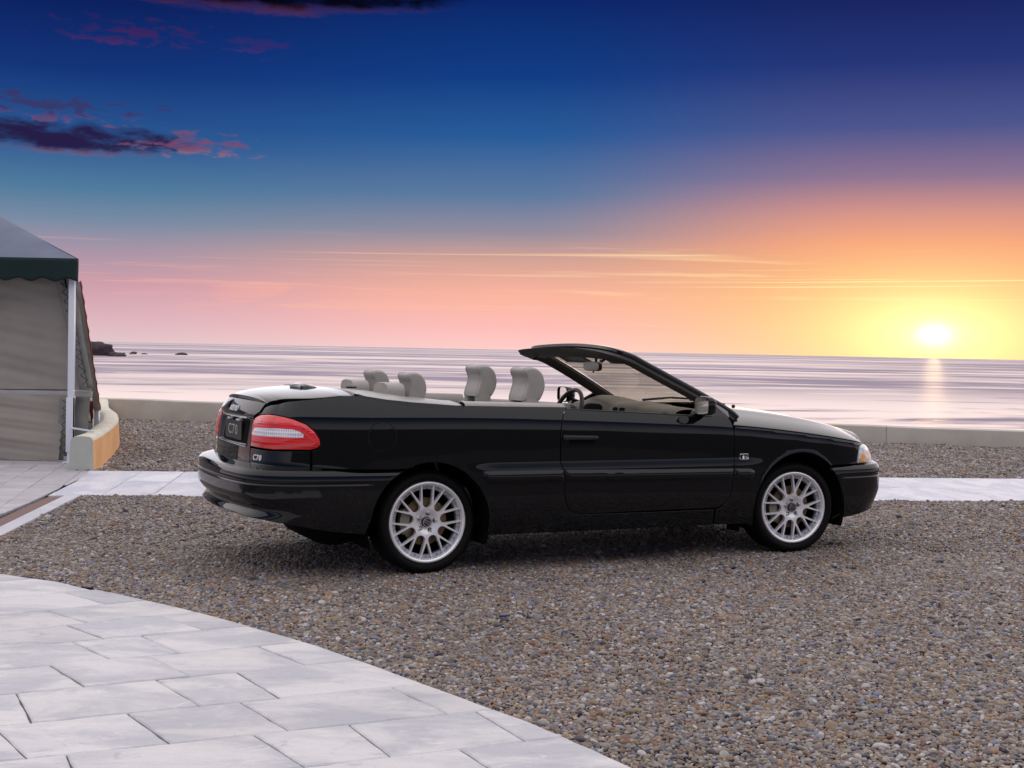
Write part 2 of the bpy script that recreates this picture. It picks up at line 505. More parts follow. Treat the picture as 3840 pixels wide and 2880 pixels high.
def gravel_mat(name, per_instance):
    mt = bpy.data.materials.new(name); mt.use_nodes = True
    gg = G(mt.node_tree); b = mt.node_tree.nodes['Principled BSDF']
    pal = [(0.0, (0.27, 0.23, 0.20, 1)), (0.14, (0.42, 0.36, 0.30, 1)), (0.28, (0.33, 0.225, 0.15, 1)), (0.42, (0.17, 0.155, 0.17, 1)),
           (0.52, (0.52, 0.47, 0.43, 1)), (0.64, (0.40, 0.31, 0.22, 1)), (0.73, (0.27, 0.28, 0.35, 1)), (0.83, (0.46, 0.28, 0.14, 1)),
           (0.87, (0.31, 0.16, 0.11, 1)), (0.92, (0.075, 0.07, 0.095, 1)), (0.96, (0.72, 0.69, 0.66, 1))]
    if per_instance:
        at = gg.n('ShaderNodeAttribute', attribute_type='INSTANCER', attribute_name='tone')
        v = at.outputs['Fac']
        col = gg.ramp(v, pal, 'CONSTANT')
        t = gg.n('ShaderNodeTexCoord')
        nz = gg.noise(t.outputs['Object'], 1.6, 4, 0.6)
        geo = gg.n('ShaderNodeNewGeometry')
        pn = gg.noise(geo.outputs['Position'], 0.9, 4, 0.6, 0.5)
        vv = gg.m('MULTIPLY', gg.m('ADD', 0.45, gg.m('MULTIPLY', nz, 0.75)), gg.m('ADD', 0.74, gg.m('MULTIPLY', pn, 0.52)))
        col = gg.mix(1.0, col, gg.xyz(vv, vv, vv), 'MULTIPLY')
        b.inputs['Roughness'].default_value = 0.55
    else:
        t = gg.n('ShaderNodeTexCoord')
        vo = gg.n('ShaderNodeTexVoronoi'); vo.inputs['Scale'].default_value = 62.0
        gg.link(t.outputs['Object'], vo.inputs['Vector'])
        sp = gg.n('ShaderNodeSeparateColor'); gg.link(vo.outputs['Color'], sp.inputs[0])
        col = gg.ramp(sp.outputs[0], pal, 'CONSTANT')
        bn = gg.n('ShaderNodeBump'); bn.inputs['Strength'].default_value = 1.0; bn.inputs['Distance'].default_value = 0.012
        gg.link(gg.m('SUBTRACT', 1.0, gg.m('POWER', vo.outputs['Distance'], 2.0)), bn.inputs['Height'])
        gg.link(bn.outputs[0], b.inputs['Normal'])
        b.inputs['Roughness'].default_value = 0.8
        col = gg.mix(1.0, col, (0.45, 0.43, 0.42, 1), 'MULTIPLY')  # bed darkened: shade between the pebbles is put into its colour
    col = gg.mix(1.0, col, (0.80, 0.805, 0.835, 1), 'MULTIPLY')
    gg.link(col, b.inputs['Base Color'])
    b.inputs['Specular IOR Level'].default_value = 0.35
    return mt
M_PEBBLE = gravel_mat('pebbles', True)
M_BED = gravel_mat('gravel_bed', False)

# ------------------------------------------------------------------ ground, sea
SEA_Z = -4.0
WALL_A, WALL_B = np.array([-6.96, 23.06]), np.array([7.83, 20.24])
wd = (WALL_B - WALL_A) / np.hypot(*(WALL_B - WALL_A)); wn = np.array([-wd[1], wd[0]])     # wn points out to sea
def on_wall(t): return WALL_A + wd * t
p0, p1 = on_wall(-60) + wn * 0.3, on_wall(90) + wn * 0.3
sheet('ground', [(-3000, -3000), (3000, -3000), (3000, p1[1] - 30), tuple(p1), tuple(p0), (-3000, p0[1] + 30)], -0.03, M_EARTH)
# the bank that falls from the terrace to the beach
q0, q1 = on_wall(-60) + wn * 30, on_wall(90) + wn * 30
tag(mesh_obj('beach_bank', [(p0[0], p0[1], -0.03), (p1[0], p1[1], -0.03), (q1[0], q1[1], SEA_Z - 1), (q0[0], q0[1], SEA_Z - 1)], [(0, 1, 2, 3)],
             noisy('wet_sand', (0.20, 0.16, 0.13), (0.27, 0.22, 0.18), 0.6, 0.8, bump=0.3), smooth=False), kind='structure')

def sea_mat():
    """water smoothed by a long exposure: milky foam drifting in soft bands along the shore"""
    mt = bpy.data.materials.new('sea_water'); mt.use_nodes = True
    gg = G(mt.node_tree); b = mt.node_tree.nodes['Principled BSDF']
    t = gg.n('ShaderNodeTexCoord')
    sp = gg.n('ShaderNodeSeparateXYZ'); gg.link(t.outputs['Object'], sp.inputs[0])
    X, Y, Z_ = sp.outputs
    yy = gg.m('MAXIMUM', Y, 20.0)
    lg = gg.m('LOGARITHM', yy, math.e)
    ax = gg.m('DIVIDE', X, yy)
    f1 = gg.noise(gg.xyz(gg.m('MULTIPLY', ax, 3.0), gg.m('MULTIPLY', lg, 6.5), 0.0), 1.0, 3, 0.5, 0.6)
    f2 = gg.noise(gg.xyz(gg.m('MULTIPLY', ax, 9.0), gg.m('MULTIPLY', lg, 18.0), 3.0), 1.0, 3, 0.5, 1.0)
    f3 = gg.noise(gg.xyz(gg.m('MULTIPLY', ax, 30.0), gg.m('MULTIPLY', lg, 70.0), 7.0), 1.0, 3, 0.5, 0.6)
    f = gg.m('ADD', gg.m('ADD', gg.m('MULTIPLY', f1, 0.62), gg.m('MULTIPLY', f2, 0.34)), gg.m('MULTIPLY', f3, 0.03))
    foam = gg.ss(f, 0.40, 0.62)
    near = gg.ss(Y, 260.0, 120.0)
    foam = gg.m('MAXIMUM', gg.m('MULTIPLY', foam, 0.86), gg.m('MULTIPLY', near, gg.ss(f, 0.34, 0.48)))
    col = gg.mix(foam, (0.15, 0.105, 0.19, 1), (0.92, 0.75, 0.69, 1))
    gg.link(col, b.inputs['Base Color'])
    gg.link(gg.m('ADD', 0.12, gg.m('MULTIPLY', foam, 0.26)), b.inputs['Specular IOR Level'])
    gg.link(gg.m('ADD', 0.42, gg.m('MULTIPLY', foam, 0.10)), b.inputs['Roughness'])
    b.inputs['IOR'].default_value = 1.33
    return mt
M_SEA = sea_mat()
ys = np.concatenate([[18, 40, 70], np.geomspace(95, 2200, 330), np.geomspace(2400, 60000, 30)])
us = np.linspace(-1, 1, 150)
rows = []
for y in ys:
    x = us * (0.62 * y + 160)
    amp = 0.06 * np.clip((y - 90) / 60, 0, 1) * np.exp(-y / 1500.0)
    ph = y / 46.0 * 2 * np.pi
    zz = amp * (np.sin(ph + 0.9 * np.sin(x / 61 + y / 90) + 0.011 * x) * (0.55 + 0.45 * np.sin(x / 83.0 + y / 57.0))
                + 0.5 * np.sin(y / 13.3 * 2 * np.pi + 1.4 * np.sin(x / 29 + 1.3) + .02 * x) * np.sin(x / 47.0 + 2 + y / 31))
    rows.append([(a, y, SEA_Z + c) for a, c in zip(x, zz)])
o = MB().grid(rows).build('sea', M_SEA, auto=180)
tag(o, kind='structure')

# ------------------------------------------------------------------ rocks in the sea
def rock_mesh(seed, sx, sy, sz):
    bm = bmesh.new()
    bmesh.ops.create_icosphere(bm, subdivisions=4, radius=1.0)
    rr = np.random.default_rng(seed); ph = rr.uniform(0, 6, (9, 3)); dr = rr.normal(0, 1, (9, 3))
    for v in bm.verts:
        c = np.array(v.co)
        d = sum(np.sin(np.dot(c, dr[k]) * (1.6 + k * 1.3) + ph[k][0]) * 0.20 / (1 + k * 0.75) for k in range(9))
        c = c * (1 + d)
        v.co = Vector((c[0] * sx, c[1] * sy, c[2] * sz))
    me = bpy.data.meshes.new('sea_rock'); bm.to_mesh(me); bm.free()
    return me
M_ROCK = noisy('dark_wet_rock', (0.035, 0.026, 0.032), (0.08, 0.06, 0.066), 0.35, 0.75, bump=1.0, bscale=1.2, dist=0.6)
for k, (x, y, sx, sy, sz, lab) in enumerate([
        (-164, 512, 8.5, 6, 5.0, 'large dark headland rock rising from the sea beside the tent'),
        (-146, 490, 3.3, 3, 1.7, 'low dark rock shelf at the seaward foot of the headland rock'),
        (-177, 604, 1.1, 1, 0.9, 'tiny pointed dark rock nearest the end of the rock shelf'),
        (-172.7, 604, 1.6, 1.2, 1.1, 'small dark rock, second out from the rock shelf'),
        (-167.3, 604, 1.3, 1.2, 0.7, 'tiny low dark rock, third out from the rock shelf'),
        (-150.8, 604, 2.8, 1.5, 1.1, 'flat dark rock standing alone farthest from the headland')]):
    me = rock_mesh(10 + k, sx, sy, sz); me.materials.append(M_ROCK)
    me.polygons.foreach_set('use_smooth', [True] * len(me.polygons))
    o = bpy.data.objects.new('sea_rock', me); COL.objects.link(o)
    o.location = (x, y, SEA_Z - 0.2)
    tag(o, lab, 'rock', 'dark rocks in the sea')

# ------------------------------------------------------------------ patio in the foreground
ARC = [(1.25, 0.6), (1.2, 1.5), (1.1, 2.4), (0.88, 3.2), (0.62, 3.88), (0.41, 4.25), (0.30, 4.43), (0.11, 4.71), (-0.16, 5.05), (-0.47, 5.44), (-0.83, 5.88),
       (-0.99, 6.05), (-1.33, 6.38), (-1.69, 6.71), (-2.08, 7.03), (-2.50, 7.34), (-2.90, 7.56), (-3.5, 7.83), (-4.4, 8.12), (-6.0, 8.5), (-6.0, 0.6)]
def resample(pts, step):
    out = []
    for a, b in zip(pts[:-1], pts[1:]):
        a, b = np.array(a), np.array(b)
        n = max(1, int(np.hypot(*(b - a)) / step))
        out += [tuple(a + (b - a) * k / n) for k in range(n)]
    return out + [tuple(pts[-1])]
patio = sheet('patio', [tuple(p) for p in inset(ARC, 0.012)], -0.006, M_MORTAR)
LN = [((-2.86, 7.28), (-2.5, 7.52)), ((-2.63, 6.84), (-2.34, 7.045)), ((-2.47, 6.42), (-1.91, 6.83)), ((-2.32, 6.04), (-1.56, 6.57)), ((-2.2, 5.72), (-1.25, 6.27)),
      ((-2.05, 5.35), (-0.98, 5.93)), ((-1.9, 4.97), (-0.78, 5.555)), ((-1.75, 4.565), (-0.71, 5.07)), ((-1.6, 4.18), (-0.65, 4.62))]
LN = [(np.array(a, float), np.array(b, float)) for a, b in LN]
for k in range(8):
    a, b = LN[-1]
    LN.append((a + np.array([0.15, -0.37]), b + np.array([0.13, -0.385])))
for k in range(3):
    a, b = LN[0]
    LN.insert(0, (a + np.array([-0.2, 0.38]), b + np.array([-0.2, 0.38])))
OFF = 3
JN = {OFF + 1: [((-2.34, 7.01), (-2.07, 6.77))], OFF + 2: [((-2.28, 6.54), (-2.0, 6.29))],
      OFF + 3: [((-2.06, 6.2), (-1.82, 5.96)), ((-1.71, 6.47), (-1.43, 6.19))], OFF + 4: [((-1.93, 5.87), (-1.67, 5.57)), ((-1.67, 6.03), (-1.41, 5.71))],
      OFF + 5: [((-1.88, 5.44), (-1.64, 5.13)), ((-1.53, 5.63), (-1.28, 5.32)), ((-1.10, 5.86), (-0.84, 5.54))],
      OFF + 6: [((-1.85, 4.99), (-1.66, 4.62)), ((-1.39, 5.24), (-1.13, 4.88)), ((-1.1, 5.39), (-0.86, 5.01))],
      OFF + 7: [((-1.36, 4.75), (-1.12, 4.41)), ((-0.99, 4.93), (-0.75, 4.58)), ((-0.45, 5.19), (-0.22, 4.85))],
      OFF + 8: [((-1.42, 4.27), (-1.27, 3.95)), ((-0.86, 4.52), (-0.63, 4.18)), ((-0.55, 4.66), (-0.36, 4.28))],
      OFF + 9: [((-0.16, 4.42), (0.04, 4.05)), ((-0.72, 4.16), (-0.55, 3.8))]}
sid = 0
for r in range(len(LN) - 1):
    (a0, a1), (b0, b1) = LN[r], LN[r + 1]
    da = (a1 - a0) / np.hypot(*(a1 - a0)); db = (b1 - b0) / np.hypot(*(b1 - b0))
    js = [(np.dot(np.array(u) - a0, da), np.dot(np.array(l) - b0, db)) for u, l in JN.get(r, [])]
    rr = np.random.default_rng(100 + r)
    if not js: js = [(0.3, 0.3 + 0.18)]
    js.sort()
    while js[-1][0] < 5.0:
        w_ = rr.uniform(0.42, 0.85); js.append((js[-1][0] + w_, js[-1][1] + w_))
    while js[0][0] > -4.0:
        w_ = rr.uniform(0.42, 0.85); js.insert(0, (js[0][0] - w_, js[0][1] - w_))
    for (u0, l0), (u1, l1) in zip(js[:-1], js[1:]):
        quad = [a0 + da * u0, a0 + da * u1, b0 + db * l1, b0 + db * l0]
        quad = clip_convex(ccw(quad), ARC)
        if len(quad) < 3 or abs(area(quad)) < 0.004: continue
        cx, cy = np.mean(np.array(quad), axis=0)
        if cy < 2.9 or abs(cx) > 0.40 * cy + 1.3: continue
        slab('slab', quad, 0.004, 0.05, M_SLAB, patio, gap=0.0034, seed=sid); sid += 1

# ------------------------------------------------------------------ path behind the car
PO = np.array([-3.72, 11.54]); PU = np.array([math.cos(R(6.8)), math.sin(R(6.8))]); PV = np.array([-PU[1], PU[0]])
PW = 2.26
def pth(u, v): return PO + PU * u + PV * v
path = sheet('path', [pth(-0.30, 0.01), pth(13, 0.01), pth(13, PW - 0.01), pth(-0.75, PW - 0.01)], -0.010, M_MORTAR)
u = -0.295
k = 0
while u < 12.0:
    du = 0.436 * (1.0 if k % 3 else 1.02)
    cut = 1.13 + 0.10 * math.sin(k * 2.1)
    for v0, v1 in ((0, cut), (cut, PW)):
        uu = lambda q: u - (0.08 * max(0, q - 1.1) if k == 0 else 0)
        slab('slab', [pth(uu(v0), v0), pth(u + du, v0), pth(u + du, v1), pth(uu(v1), v1)], 0.0, 0.05, M_PATH, path, gap=0.004, seed=500 + sid); sid += 1
    u += du; k += 1

# ------------------------------------------------------------------ small grey tiles before the tent, planted strip, kerb
TILEP = ccw([(-4.16, 13.75), (-4.04, 11.76), (-3.87, 10.04), (-3.74, 8.9), (-3.70, 8.45), (-7.2, 8.9), (-7.6, 15.3), (-4.62, 15.3), (-4.60, 13.8)])
TILEP = [(-3.70, 8.45), (-3.74, 8.9), (-3.87, 10.04), (-4.04, 11.76), (-4.20, 13.72), (-4.42, 15.4), (-7.6, 15.4), (-7.2, 8.9)]
terrace = sheet('tiled_terrace', [tuple(p) for p in inset(TILEP, 0.01)], -0.010, M_MORTAR)
TV = np.array([-math.sin(R(11.5)), math.cos(R(11.5))]); TU = np.array([TV[1], -TV[0]])
T0 = np.array([-4.04, 11.76])
for i in range(-14, 3):
    for j in range(-13, 14):
        a = T0 + TU * 0.27 * i + TV * 0.30 * j
        q = clip_convex(ccw([a, a + TU * 0.27, a + TU * 0.27 + TV * 0.30, a + TV * 0.30]), ccw(TILEP))
        if len(q) < 3 or abs(area(q)) < 0.004: continue
        cx, cy = np.mean(np.array(q), axis=0)
        if cx < -0.40 * cy - 2.4: continue
        slab('tile', q, 0.0, 0.03, M_TILE, terrace, gap=0.003, jit=0.0004, step=0.2, bev=0.003, seed=900 + sid); sid += 1
kerb = MB()
kp = [(-3.85, 11.555), (-3.722, 11.53), (-3.46, 9.01), (-3.38, 8.0), (-3.52, 8.0), (-3.625, 9.42)]
slab('kerb', kp, 0.012, 0.06, M_KERB, None, gap=0.0, jit=0.0004, step=0.5, bev=0.006, seed=3)
kb = bpy.data.objects['kerb']
tag(kb, 'pale straight kerb strip between the brown planting strip and the gravel', 'kerb')
STRIP = [(-4.03, 11.72), (-3.86, 11.56), (-3.63, 9.42), (-3.53, 8.2), (-3.69, 8.5), (-3.86, 10.04)]
sheet('planting_strip', STRIP, -0.016, noisy('brown_bark', (0.20, 0.13, 0.12), (0.30, 0.21, 0.19), 60, 0.9, bump=0.8, bscale=90), None)

# ------------------------------------------------------------------ gravel
GP = [(-3.41, 7.8), (-3.46, 9.01), (-3.72, 11.53), tuple(pth(12, -0.005)), (9.5, 1.0), (1.2, 1.0)]
BP = [tuple(pth(-0.66, PW + 0.003)), tuple(pth(13, PW + 0.003)), tuple(on_wall(22)), tuple(on_wall(-0.5)), (-6.2, 20.4), (-5.1, 17.26), (-4.32, 13.76)]

def lie(x, y):
    """gentle unevenness of the raked gravel"""
    return (0.007 * np.sin(x * 2.3 + 0.6 * np.sin(y * 1.7)) * np.sin(y * 1.9 + 0.8) + 0.005 * np.sin(x * 5.1 + y * 3.7) + 0.003 * np.sin(x * 9.7 - y * 8.3 + 1.0))
def bed(name, poly, z, mat):
    xs = np.arange(min(p[0] for p in poly), max(p[0] for p in poly), 0.09); ys_ = np.arange(min(p[1] for p in poly), max(p[1] for p in poly), 0.09)
    gx, gy = np.meshgrid(xs, ys_); ok = inside(np.column_stack([gx.ravel(), gy.ravel()]), poly).reshape(gx.shape)
    idx = -np.ones(gx.shape, int); vs = []
    for i, j in np.argwhere(ok):
        idx[i, j] = len(vs); vs.append((gx[i, j], gy[i, j], z + float(lie(gx[i, j], gy[i, j]))))
    fs = [(idx[i, j], idx[i, j + 1], idx[i + 1, j + 1], idx[i + 1, j]) for i in range(gx.shape[0] - 1) for j in range(gx.shape[1] - 1) if min(idx[i, j], idx[i, j + 1], idx[i + 1, j + 1], idx[i + 1, j]) >= 0]
    return tag(mesh_obj(name, vs, fs, mat), kind='structure')

def pebbles(name, pts, size, zc, label, sub=2):
    n = len(pts)
    me = bpy.data.meshes.new(name)
    rr = np.random.default_rng(n)
    sz = size * np.exp(rr.normal(0, 0.30, n)) * np.where(rr.uniform(0, 1, n) < 0.012, 1.6, 1.0)
    z = zc + rr.uniform(-0.35, 0.45, n) * sz * 0.5 + lie(pts[:, 0], pts[:, 1])
    co = np.column_stack([pts, z]).astype(np.float32)
    me.vertices.add(n); me.vertices.foreach_set('co', co.ravel())
    a = me.attributes.new('scl', 'FLOAT_VECTOR', 'POINT')
    asp = np.column_stack([rr.uniform(0.85, 1.35, n), rr.uniform(0.7, 1.05, n), rr.uniform(0.45, 0.8, n)]) * sz[:, None] * 0.5
    a.data.foreach_set('vector', asp.astype(np.float32).ravel())
    a = me.attributes.new('rot', 'FLOAT_VECTOR', 'POINT')
    rot = np.column_stack([rr.normal(0, 0.35, n), rr.normal(0, 0.35, n), rr.uniform(0, 6.283, n)])
    a.data.foreach_set('vector', rot.astype(np.float32).ravel())
    a = me.attributes.new('tone', 'FLOAT', 'POINT')
    a.data.foreach_set('value', rr.uniform(0, 1, n).astype(np.float32))
    me.materials.append(M_PEBBLE)
    o = bpy.data.objects.new(name, me); COL.objects.link(o)
    ng = bpy.data.node_groups.new(name, 'GeometryNodeTree')
    ng.interface.new_socket('Geometry', in_out='INPUT', socket_type='NodeSocketGeometry')
    ng.interface.new_socket('Geometry', in_out='OUTPUT', socket_type='NodeSocketGeometry')
    N = ng.nodes; L = ng.links
    gi = N.new('NodeGroupInput'); go = N.new('NodeGroupOutput')
    ico = N.new('GeometryNodeMeshIcoSphere'); ico.inputs['Radius'].default_value = 1.0; ico.inputs['Subdivisions'].default_value = sub
    sm = N.new('GeometryNodeSetMaterial'); sm.inputs['Material'].default_value = M_PEBBLE
    ss = N.new('GeometryNodeSetShadeSmooth')
    L.new(ico.outputs[0], ss.inputs[0]); L.new(ss.outputs[0], sm.inputs[0])
    ins = N.new('GeometryNodeInstanceOnPoints')
    L.new(gi.outputs[0], ins.inputs['Points']); L.new(sm.outputs[0], ins.inputs['Instance'])
    def attr(nm):
        q = N.new('GeometryNodeInputNamedAttribute'); q.data_type = 'FLOAT_VECTOR'; q.inputs[0].default_value = nm
        return q.outputs[0]
    e2r = N.new('FunctionNodeEulerToRotation'); L.new(attr('rot'), e2r.inputs[0])
    L.new(e2r.outputs[0], ins.inputs['Rotation']); L.new(attr('scl'), ins.inputs['Scale'])
    L.new(ins.outputs[0], go.inputs[0])
    md = o.modifiers.new('pebbles', 'NODES'); md.node_group = ng
    tag(o, label, 'gravel', kind='stuff')
    return o

def jitter_grid(x0, x1, y0, y1, d):
    nx, ny = int((x1 - x0) / d), int((y1 - y0) / d)
    gx, gy = np.meshgrid(np.arange(nx), np.arange(ny))
    p = np.column_stack([gx.ravel(), gy.ravel()]).astype(float) + rng.uniform(-0.48, 0.48, (nx * ny, 2))
    p[:, 0] += 0.5 * (np.repeat(np.arange(ny), nx) % 2)
    return p * d + np.array([x0, y0])
bed('gravel_bed', [(-3.40, 7.4), (-3.42, 9.01), (-3.69, 11.50), tuple(pth(13, -0.02)), (10.5, 1.0), (0.6, 1.0)], -0.017, M_BED)
bed('gravel_bed', [tuple(pth(-0.60, PW + 0.02)), tuple(pth(13, PW + 0.02)), tuple(on_wall(22)), tuple(on_wall(-0.5)), (-6.2, 20.4), (-5.1, 17.26), (-4.32, 13.76)], -0.015, M_BED)
p = jitter_grid(-4, 7, 3.2, 9.2, 0.0130)
p = p[(np.abs(p[:, 0]) < 0.395 * p[:, 1] + 0.7) & inside(p, GP) & ~inside(p, ARC)]
pebbles('gravel', p, 0.0168, -0.006, 'loose multicoloured rounded pebbles between the patio and the car')
p = jitter_grid(-4.2, 7.5, 9.2, 13.5, 0.0175)
p = p[(np.abs(p[:, 0]) < 0.395 * p[:, 1] + 0.7) & inside(p, GP)]
pebbles('gravel', p, 0.0195, -0.006, 'loose pebbles under the car and up to the stone path', 1)
p = jitter_grid(-7.5, 10, 13.4, 24, 0.026)
p = p[(np.abs(p[:, 0]) < 0.395 * p[:, 1] + 0.7) & inside(p, BP)]
pebbles('gravel', p, 0.026, -0.006, 'brownish gravel between the stone path and the sea wall', 1)

# ------------------------------------------------------------------ sea wall
sw = empty('sea_wall', (*on_wall(7.5), 0))
tag(sw, 'long low plastered wall along the sea behind the car', 'wall')
def wall_h(t): return 0.352 - 0.105 * np.clip(t / 15.05, -0.4, 1.4)
inv = Vector((*on_wall(7.5), 0))
for (t0, t1) in ((-1.2, 3.9), (3.908, 11.2), (11.208, 13.02), (13.026, 19.5), (19.508, 27)):
    n = 14
    prof_rows = []
    for t in np.linspace(t0, t1, n):
        h = wall_h(t) + 0.004 * math.sin(t * 3.1)
        c = on_wall(t)
        row = []
        for d, z in ((-0.002, -0.06), (-0.002, h - 0.025), (0.004, h - 0.008), (0.022, h), (0.33, h), (0.352, h - 0.02), (0.355, -0.06)):
            q = c + wn * d
            row.append((q[0] - inv.x, q[1] - inv.y, z))
        prof_rows.append(row)
    b = MB().grid(prof_rows)
    m_ = len(prof_rows[0])
    b.f.append(tuple(range(m_))); b.f.append(tuple((n - 1) * m_ + j for j in reversed(range(m_))))
    b.build('wall_section', M_PLASTER, sw, auto=40)

# ------------------------------------------------------------------ low curved wall
def spline(pts, n, closed=False):
    """Catmull-Rom through points"""
    p = np.array(pts, float)
    m_ = len(p)
    if closed: q = np.vstack([p[-1], p, p[0], p[1]]); segs = m_
    else: q = np.vstack([2 * p[0] - p[1], p, 2 * p[-1] - p[-2]]); segs = m_ - 1
    out = []
    for i in range(segs):
        a, b, c, d = q[i:i + 4]
        for t in np.linspace(0, 1, n, endpoint=False):
            out.append(0.5 * (2 * b + (c - a) * t + (2 * a - 5 * b + 4 * c - d) * t * t + (3 * b - a - 3 * c + d) * t ** 3))
    if not closed: out.append(q[-2])
    return np.array(out)
outer = spline([(-4.31, 13.74), (-4.42, 14.4), (-4.74, 15.85), (-5.03, 17.05), (-5.50, 18.6), (-6.16, 20.4), (-6.95, 22.95)], 8)
inner = spline([(-4.59, 13.76), (-4.68, 14.45), (-4.94, 15.6), (-5.29, 17.06), (-5.72, 18.5), (-6.42, 20.4), (-7.25, 22.95)], 8)
cw = empty('curved_wall', (-4.45, 13.75, 0))
tag(cw, 'low curved garden wall with orange sunlit side and cream top before the tent', 'wall')
base = Vector((-4.45, 13.75, 0))
Hc = 0.345
ro, rc = [], []
for a, b in zip(outer, inner):
    d = (b - a) / np.hypot(*(b - a))
    pt = lambda f, z: (a[0] + d[0] * f - base.x, a[1] + d[1] * f - base.y, z)
    w = np.hypot(*(b - a))
    ro.append([pt(0.0, -0.06), pt(0.012, 0.12), pt(0.022, Hc - 0.035)])
    rc.append([pt(0.022, Hc - 0.035), pt(0.03, Hc - 0.012), pt(0.06, Hc + 0.006), pt(w * 0.5, Hc + 0.012), pt(w - 0.06, Hc + 0.004), pt(w - 0.03, Hc - 0.015), pt(w - 0.022, Hc - 0.04), pt(w, -0.06)])
MB().grid(ro).build('wall_side', M_SUNLIT_SIDE, cw, auto=60)
MB().grid(rc).build('wall_cap', M_CAP, cw, auto=50)
e = ro[0] + rc[0][1:]
MB().add(e, [tuple(range(len(e)))]).build('wall_end', M_PLASTER_END, cw)

# ------------------------------------------------------------------ tent
tent = empty('tent', (-4.85, 14.6, 0))
tag(tent, 'pale canvas garden tent with dark green scalloped valance and white post', 'tent')
TB = np.array([-4.85, 14.6, 0.0])
def L(p): return tuple(np.array(p, float) - TB)
M_ROOF = noisy('roof_canvas', (0.17, 0.20, 0.28), (0.14, 0.17, 0.25), 3, 0.75, bump=0.25, bscale=20, dist=0.01)
M_CANVAS = noisy('grey_canvas', (0.345, 0.315, 0.28), (0.285, 0.265, 0.24), 1.4, 0.85, bump=0.15, bscale=60, dist=0.005)
M_HEM = noisy('dark_hem', (0.20, 0.20, 0.19), (0.25, 0.25, 0.23), 6, 0.85)
M_GREEN = noisy('dark_green_cloth', (0.003, 0.018, 0.019), (0.005, 0.024, 0.024), 5, 0.75)
M_POST = principled('white_post', (0.74, 0.77, 0.86), 0.4)
M_CORD = principled('dark_cord', (0.03, 0.035, 0.03), 0.8)
FR, BR, FL, BL, AP = (-4.76, 14.5, 2.235), (-6.25, 18.3, 2.235), (-9.4, 14.5, 2.235), (-10.4, 18.3, 2.235), (-7.45, 16.5, 3.42)
def roof_face(a, b, seed):
    a, b, c = np.array(a), np.array(b), np.array(AP)
    nn = np.cross(b - a, c - a); nn /= np.linalg.norm(nn)
    rows = []
    for i in range(31):
        f = i / 30
        row = []
        for j in range(41):
            s = j / 40
            p = (a * (1 - s) + b * s) * (1 - f) + c * f
            sag = -0.05 * math.sin(math.pi * f) * (4 * s * (1 - s)) ** 0.5
            wr = 0.012 * math.sin(s * 23 + f * 17 + seed) * math.exp(-((s - 0.12) / 0.10) ** 2) * math.sin(math.pi * min(1, f * 2.2)) \
                + 0.006 * math.sin(s * 61 + f * 9) * (1 - f) * math.exp(-f * 6)
            row.append(L(p + nn * (sag + wr)))
        rows.append(row)
    return rows
b = MB()
for k, (p, q) in enumerate(((FR, FL), (FL, BL), (BL, BR), (BR, FR))):
    b.grid(roof_face(p, q, k))
b.build('roof', M_ROOF, tent, auto=30)
# valance with scalloped edge, round the corner
vp = [(-9.4, 14.49)] + [(-4.80, 14.49), (-4.775, 14.495), (-4.762, 14.515), (-4.765, 14.56)] + [(-6.26, 18.3)]
line = [np.array(q) for q in resample(vp, 0.018)]
acc = 0; rows = []
prev = line[0]
for q in line:
    acc += np.hypot(*(q - prev)); prev = q
    t = (acc + 0.055) % 0.27 / 0.27
    bot = 1.992 + 0.036 * (1 - abs(math.sin(math.pi * t))) ** 1.0 if True else 0
    bot = 1.985 + 0.034 * (1 + math.cos(2 * math.pi * t)) * 0.5
    wob = 0.010 * math.sin(acc * 5.1) + 0.005 * math.sin(acc * 13)
    rows.append([L((q[0], q[1] - 0.006, 2.24)), L((q[0], q[1] - 0.004, 2.20)), L((q[0], q[1] + wob * 0.5, 2.12)), L((q[0], q[1] + wob, bot + 0.03)), L((q[0], q[1] + wob, bot))])
b = MB().grid(rows)
ob = b.build('valance', M_GREEN, tent, auto=60)
ob.modifiers.new('thickness', 'SOLIDIFY').thickness = 0.004
# corner post with foot, crossbar
b = MB(); b.box(L((-4.847, 14.60, 1.08)), (0.062, 0.062, 1.94), 0, 0.004)
post = b.build('post', M_POST, tent)
b = MB(); b.box(L((-4.853, 14.60, 0.42)), (0.074, 0.074, 0.60), 0, 0.004); b.box(L((-4.853, 14.60, 0.06)), (0.05, 0.05, 0.12), 0, 0.003); b.box(L((-4.853, 14.60, 0.006)), (0.14, 0.12, 0.012), 0, 0.003)
b.build('leg_sleeve', M_POST, post)
b = MB(); b.tube([L((-4.83, 14.57, 0.385)), L((-4.50, 14.30, 0.37))], 0.011)
b.build('bracket', M_POST, post)
# front canvas: upper and lower sheet, creased towards the lower right corner
def canvas(name, fn, nu, nv, amp, mat, seed):
    rows = []
    for i in range(nu + 1):
        row = []
        for j in range(nv + 1):
            p = np.array(fn(i / nu, j / nv), float)
            s, f = i / nu, j / nv
            w = amp * (0.55 * math.sin((f * 1.7 - s * 1.1) * 13 + seed) + 0.35 * math.sin((f * 2.1 - s * 1.4) * 29 + seed * 2) + 0.25 * math.sin((f - s) * 7))
            p[1] += w * math.sin(math.pi * min(1, max(0, s))) ** 0.4
            row.append(L(p))
        rows.append(row)
    return MB().grid(rows).build(name, mat, tent, auto=60)
def lerp(a, b, t): return np.array(a, float) * (1 - t) + np.array(b, float) * t
Y1 = 14.80
canvas('canvas_wall', lambda s, f: lerp(lerp((-9.3, Y1, 2.2), (-5.10, Y1 - 0.02, 2.2), s), lerp((-9.3, Y1, 0.76), (-4.79, Y1 + 0.02, 0.80), s), f), 60, 40, 0.030, M_CANVAS, 1.0)
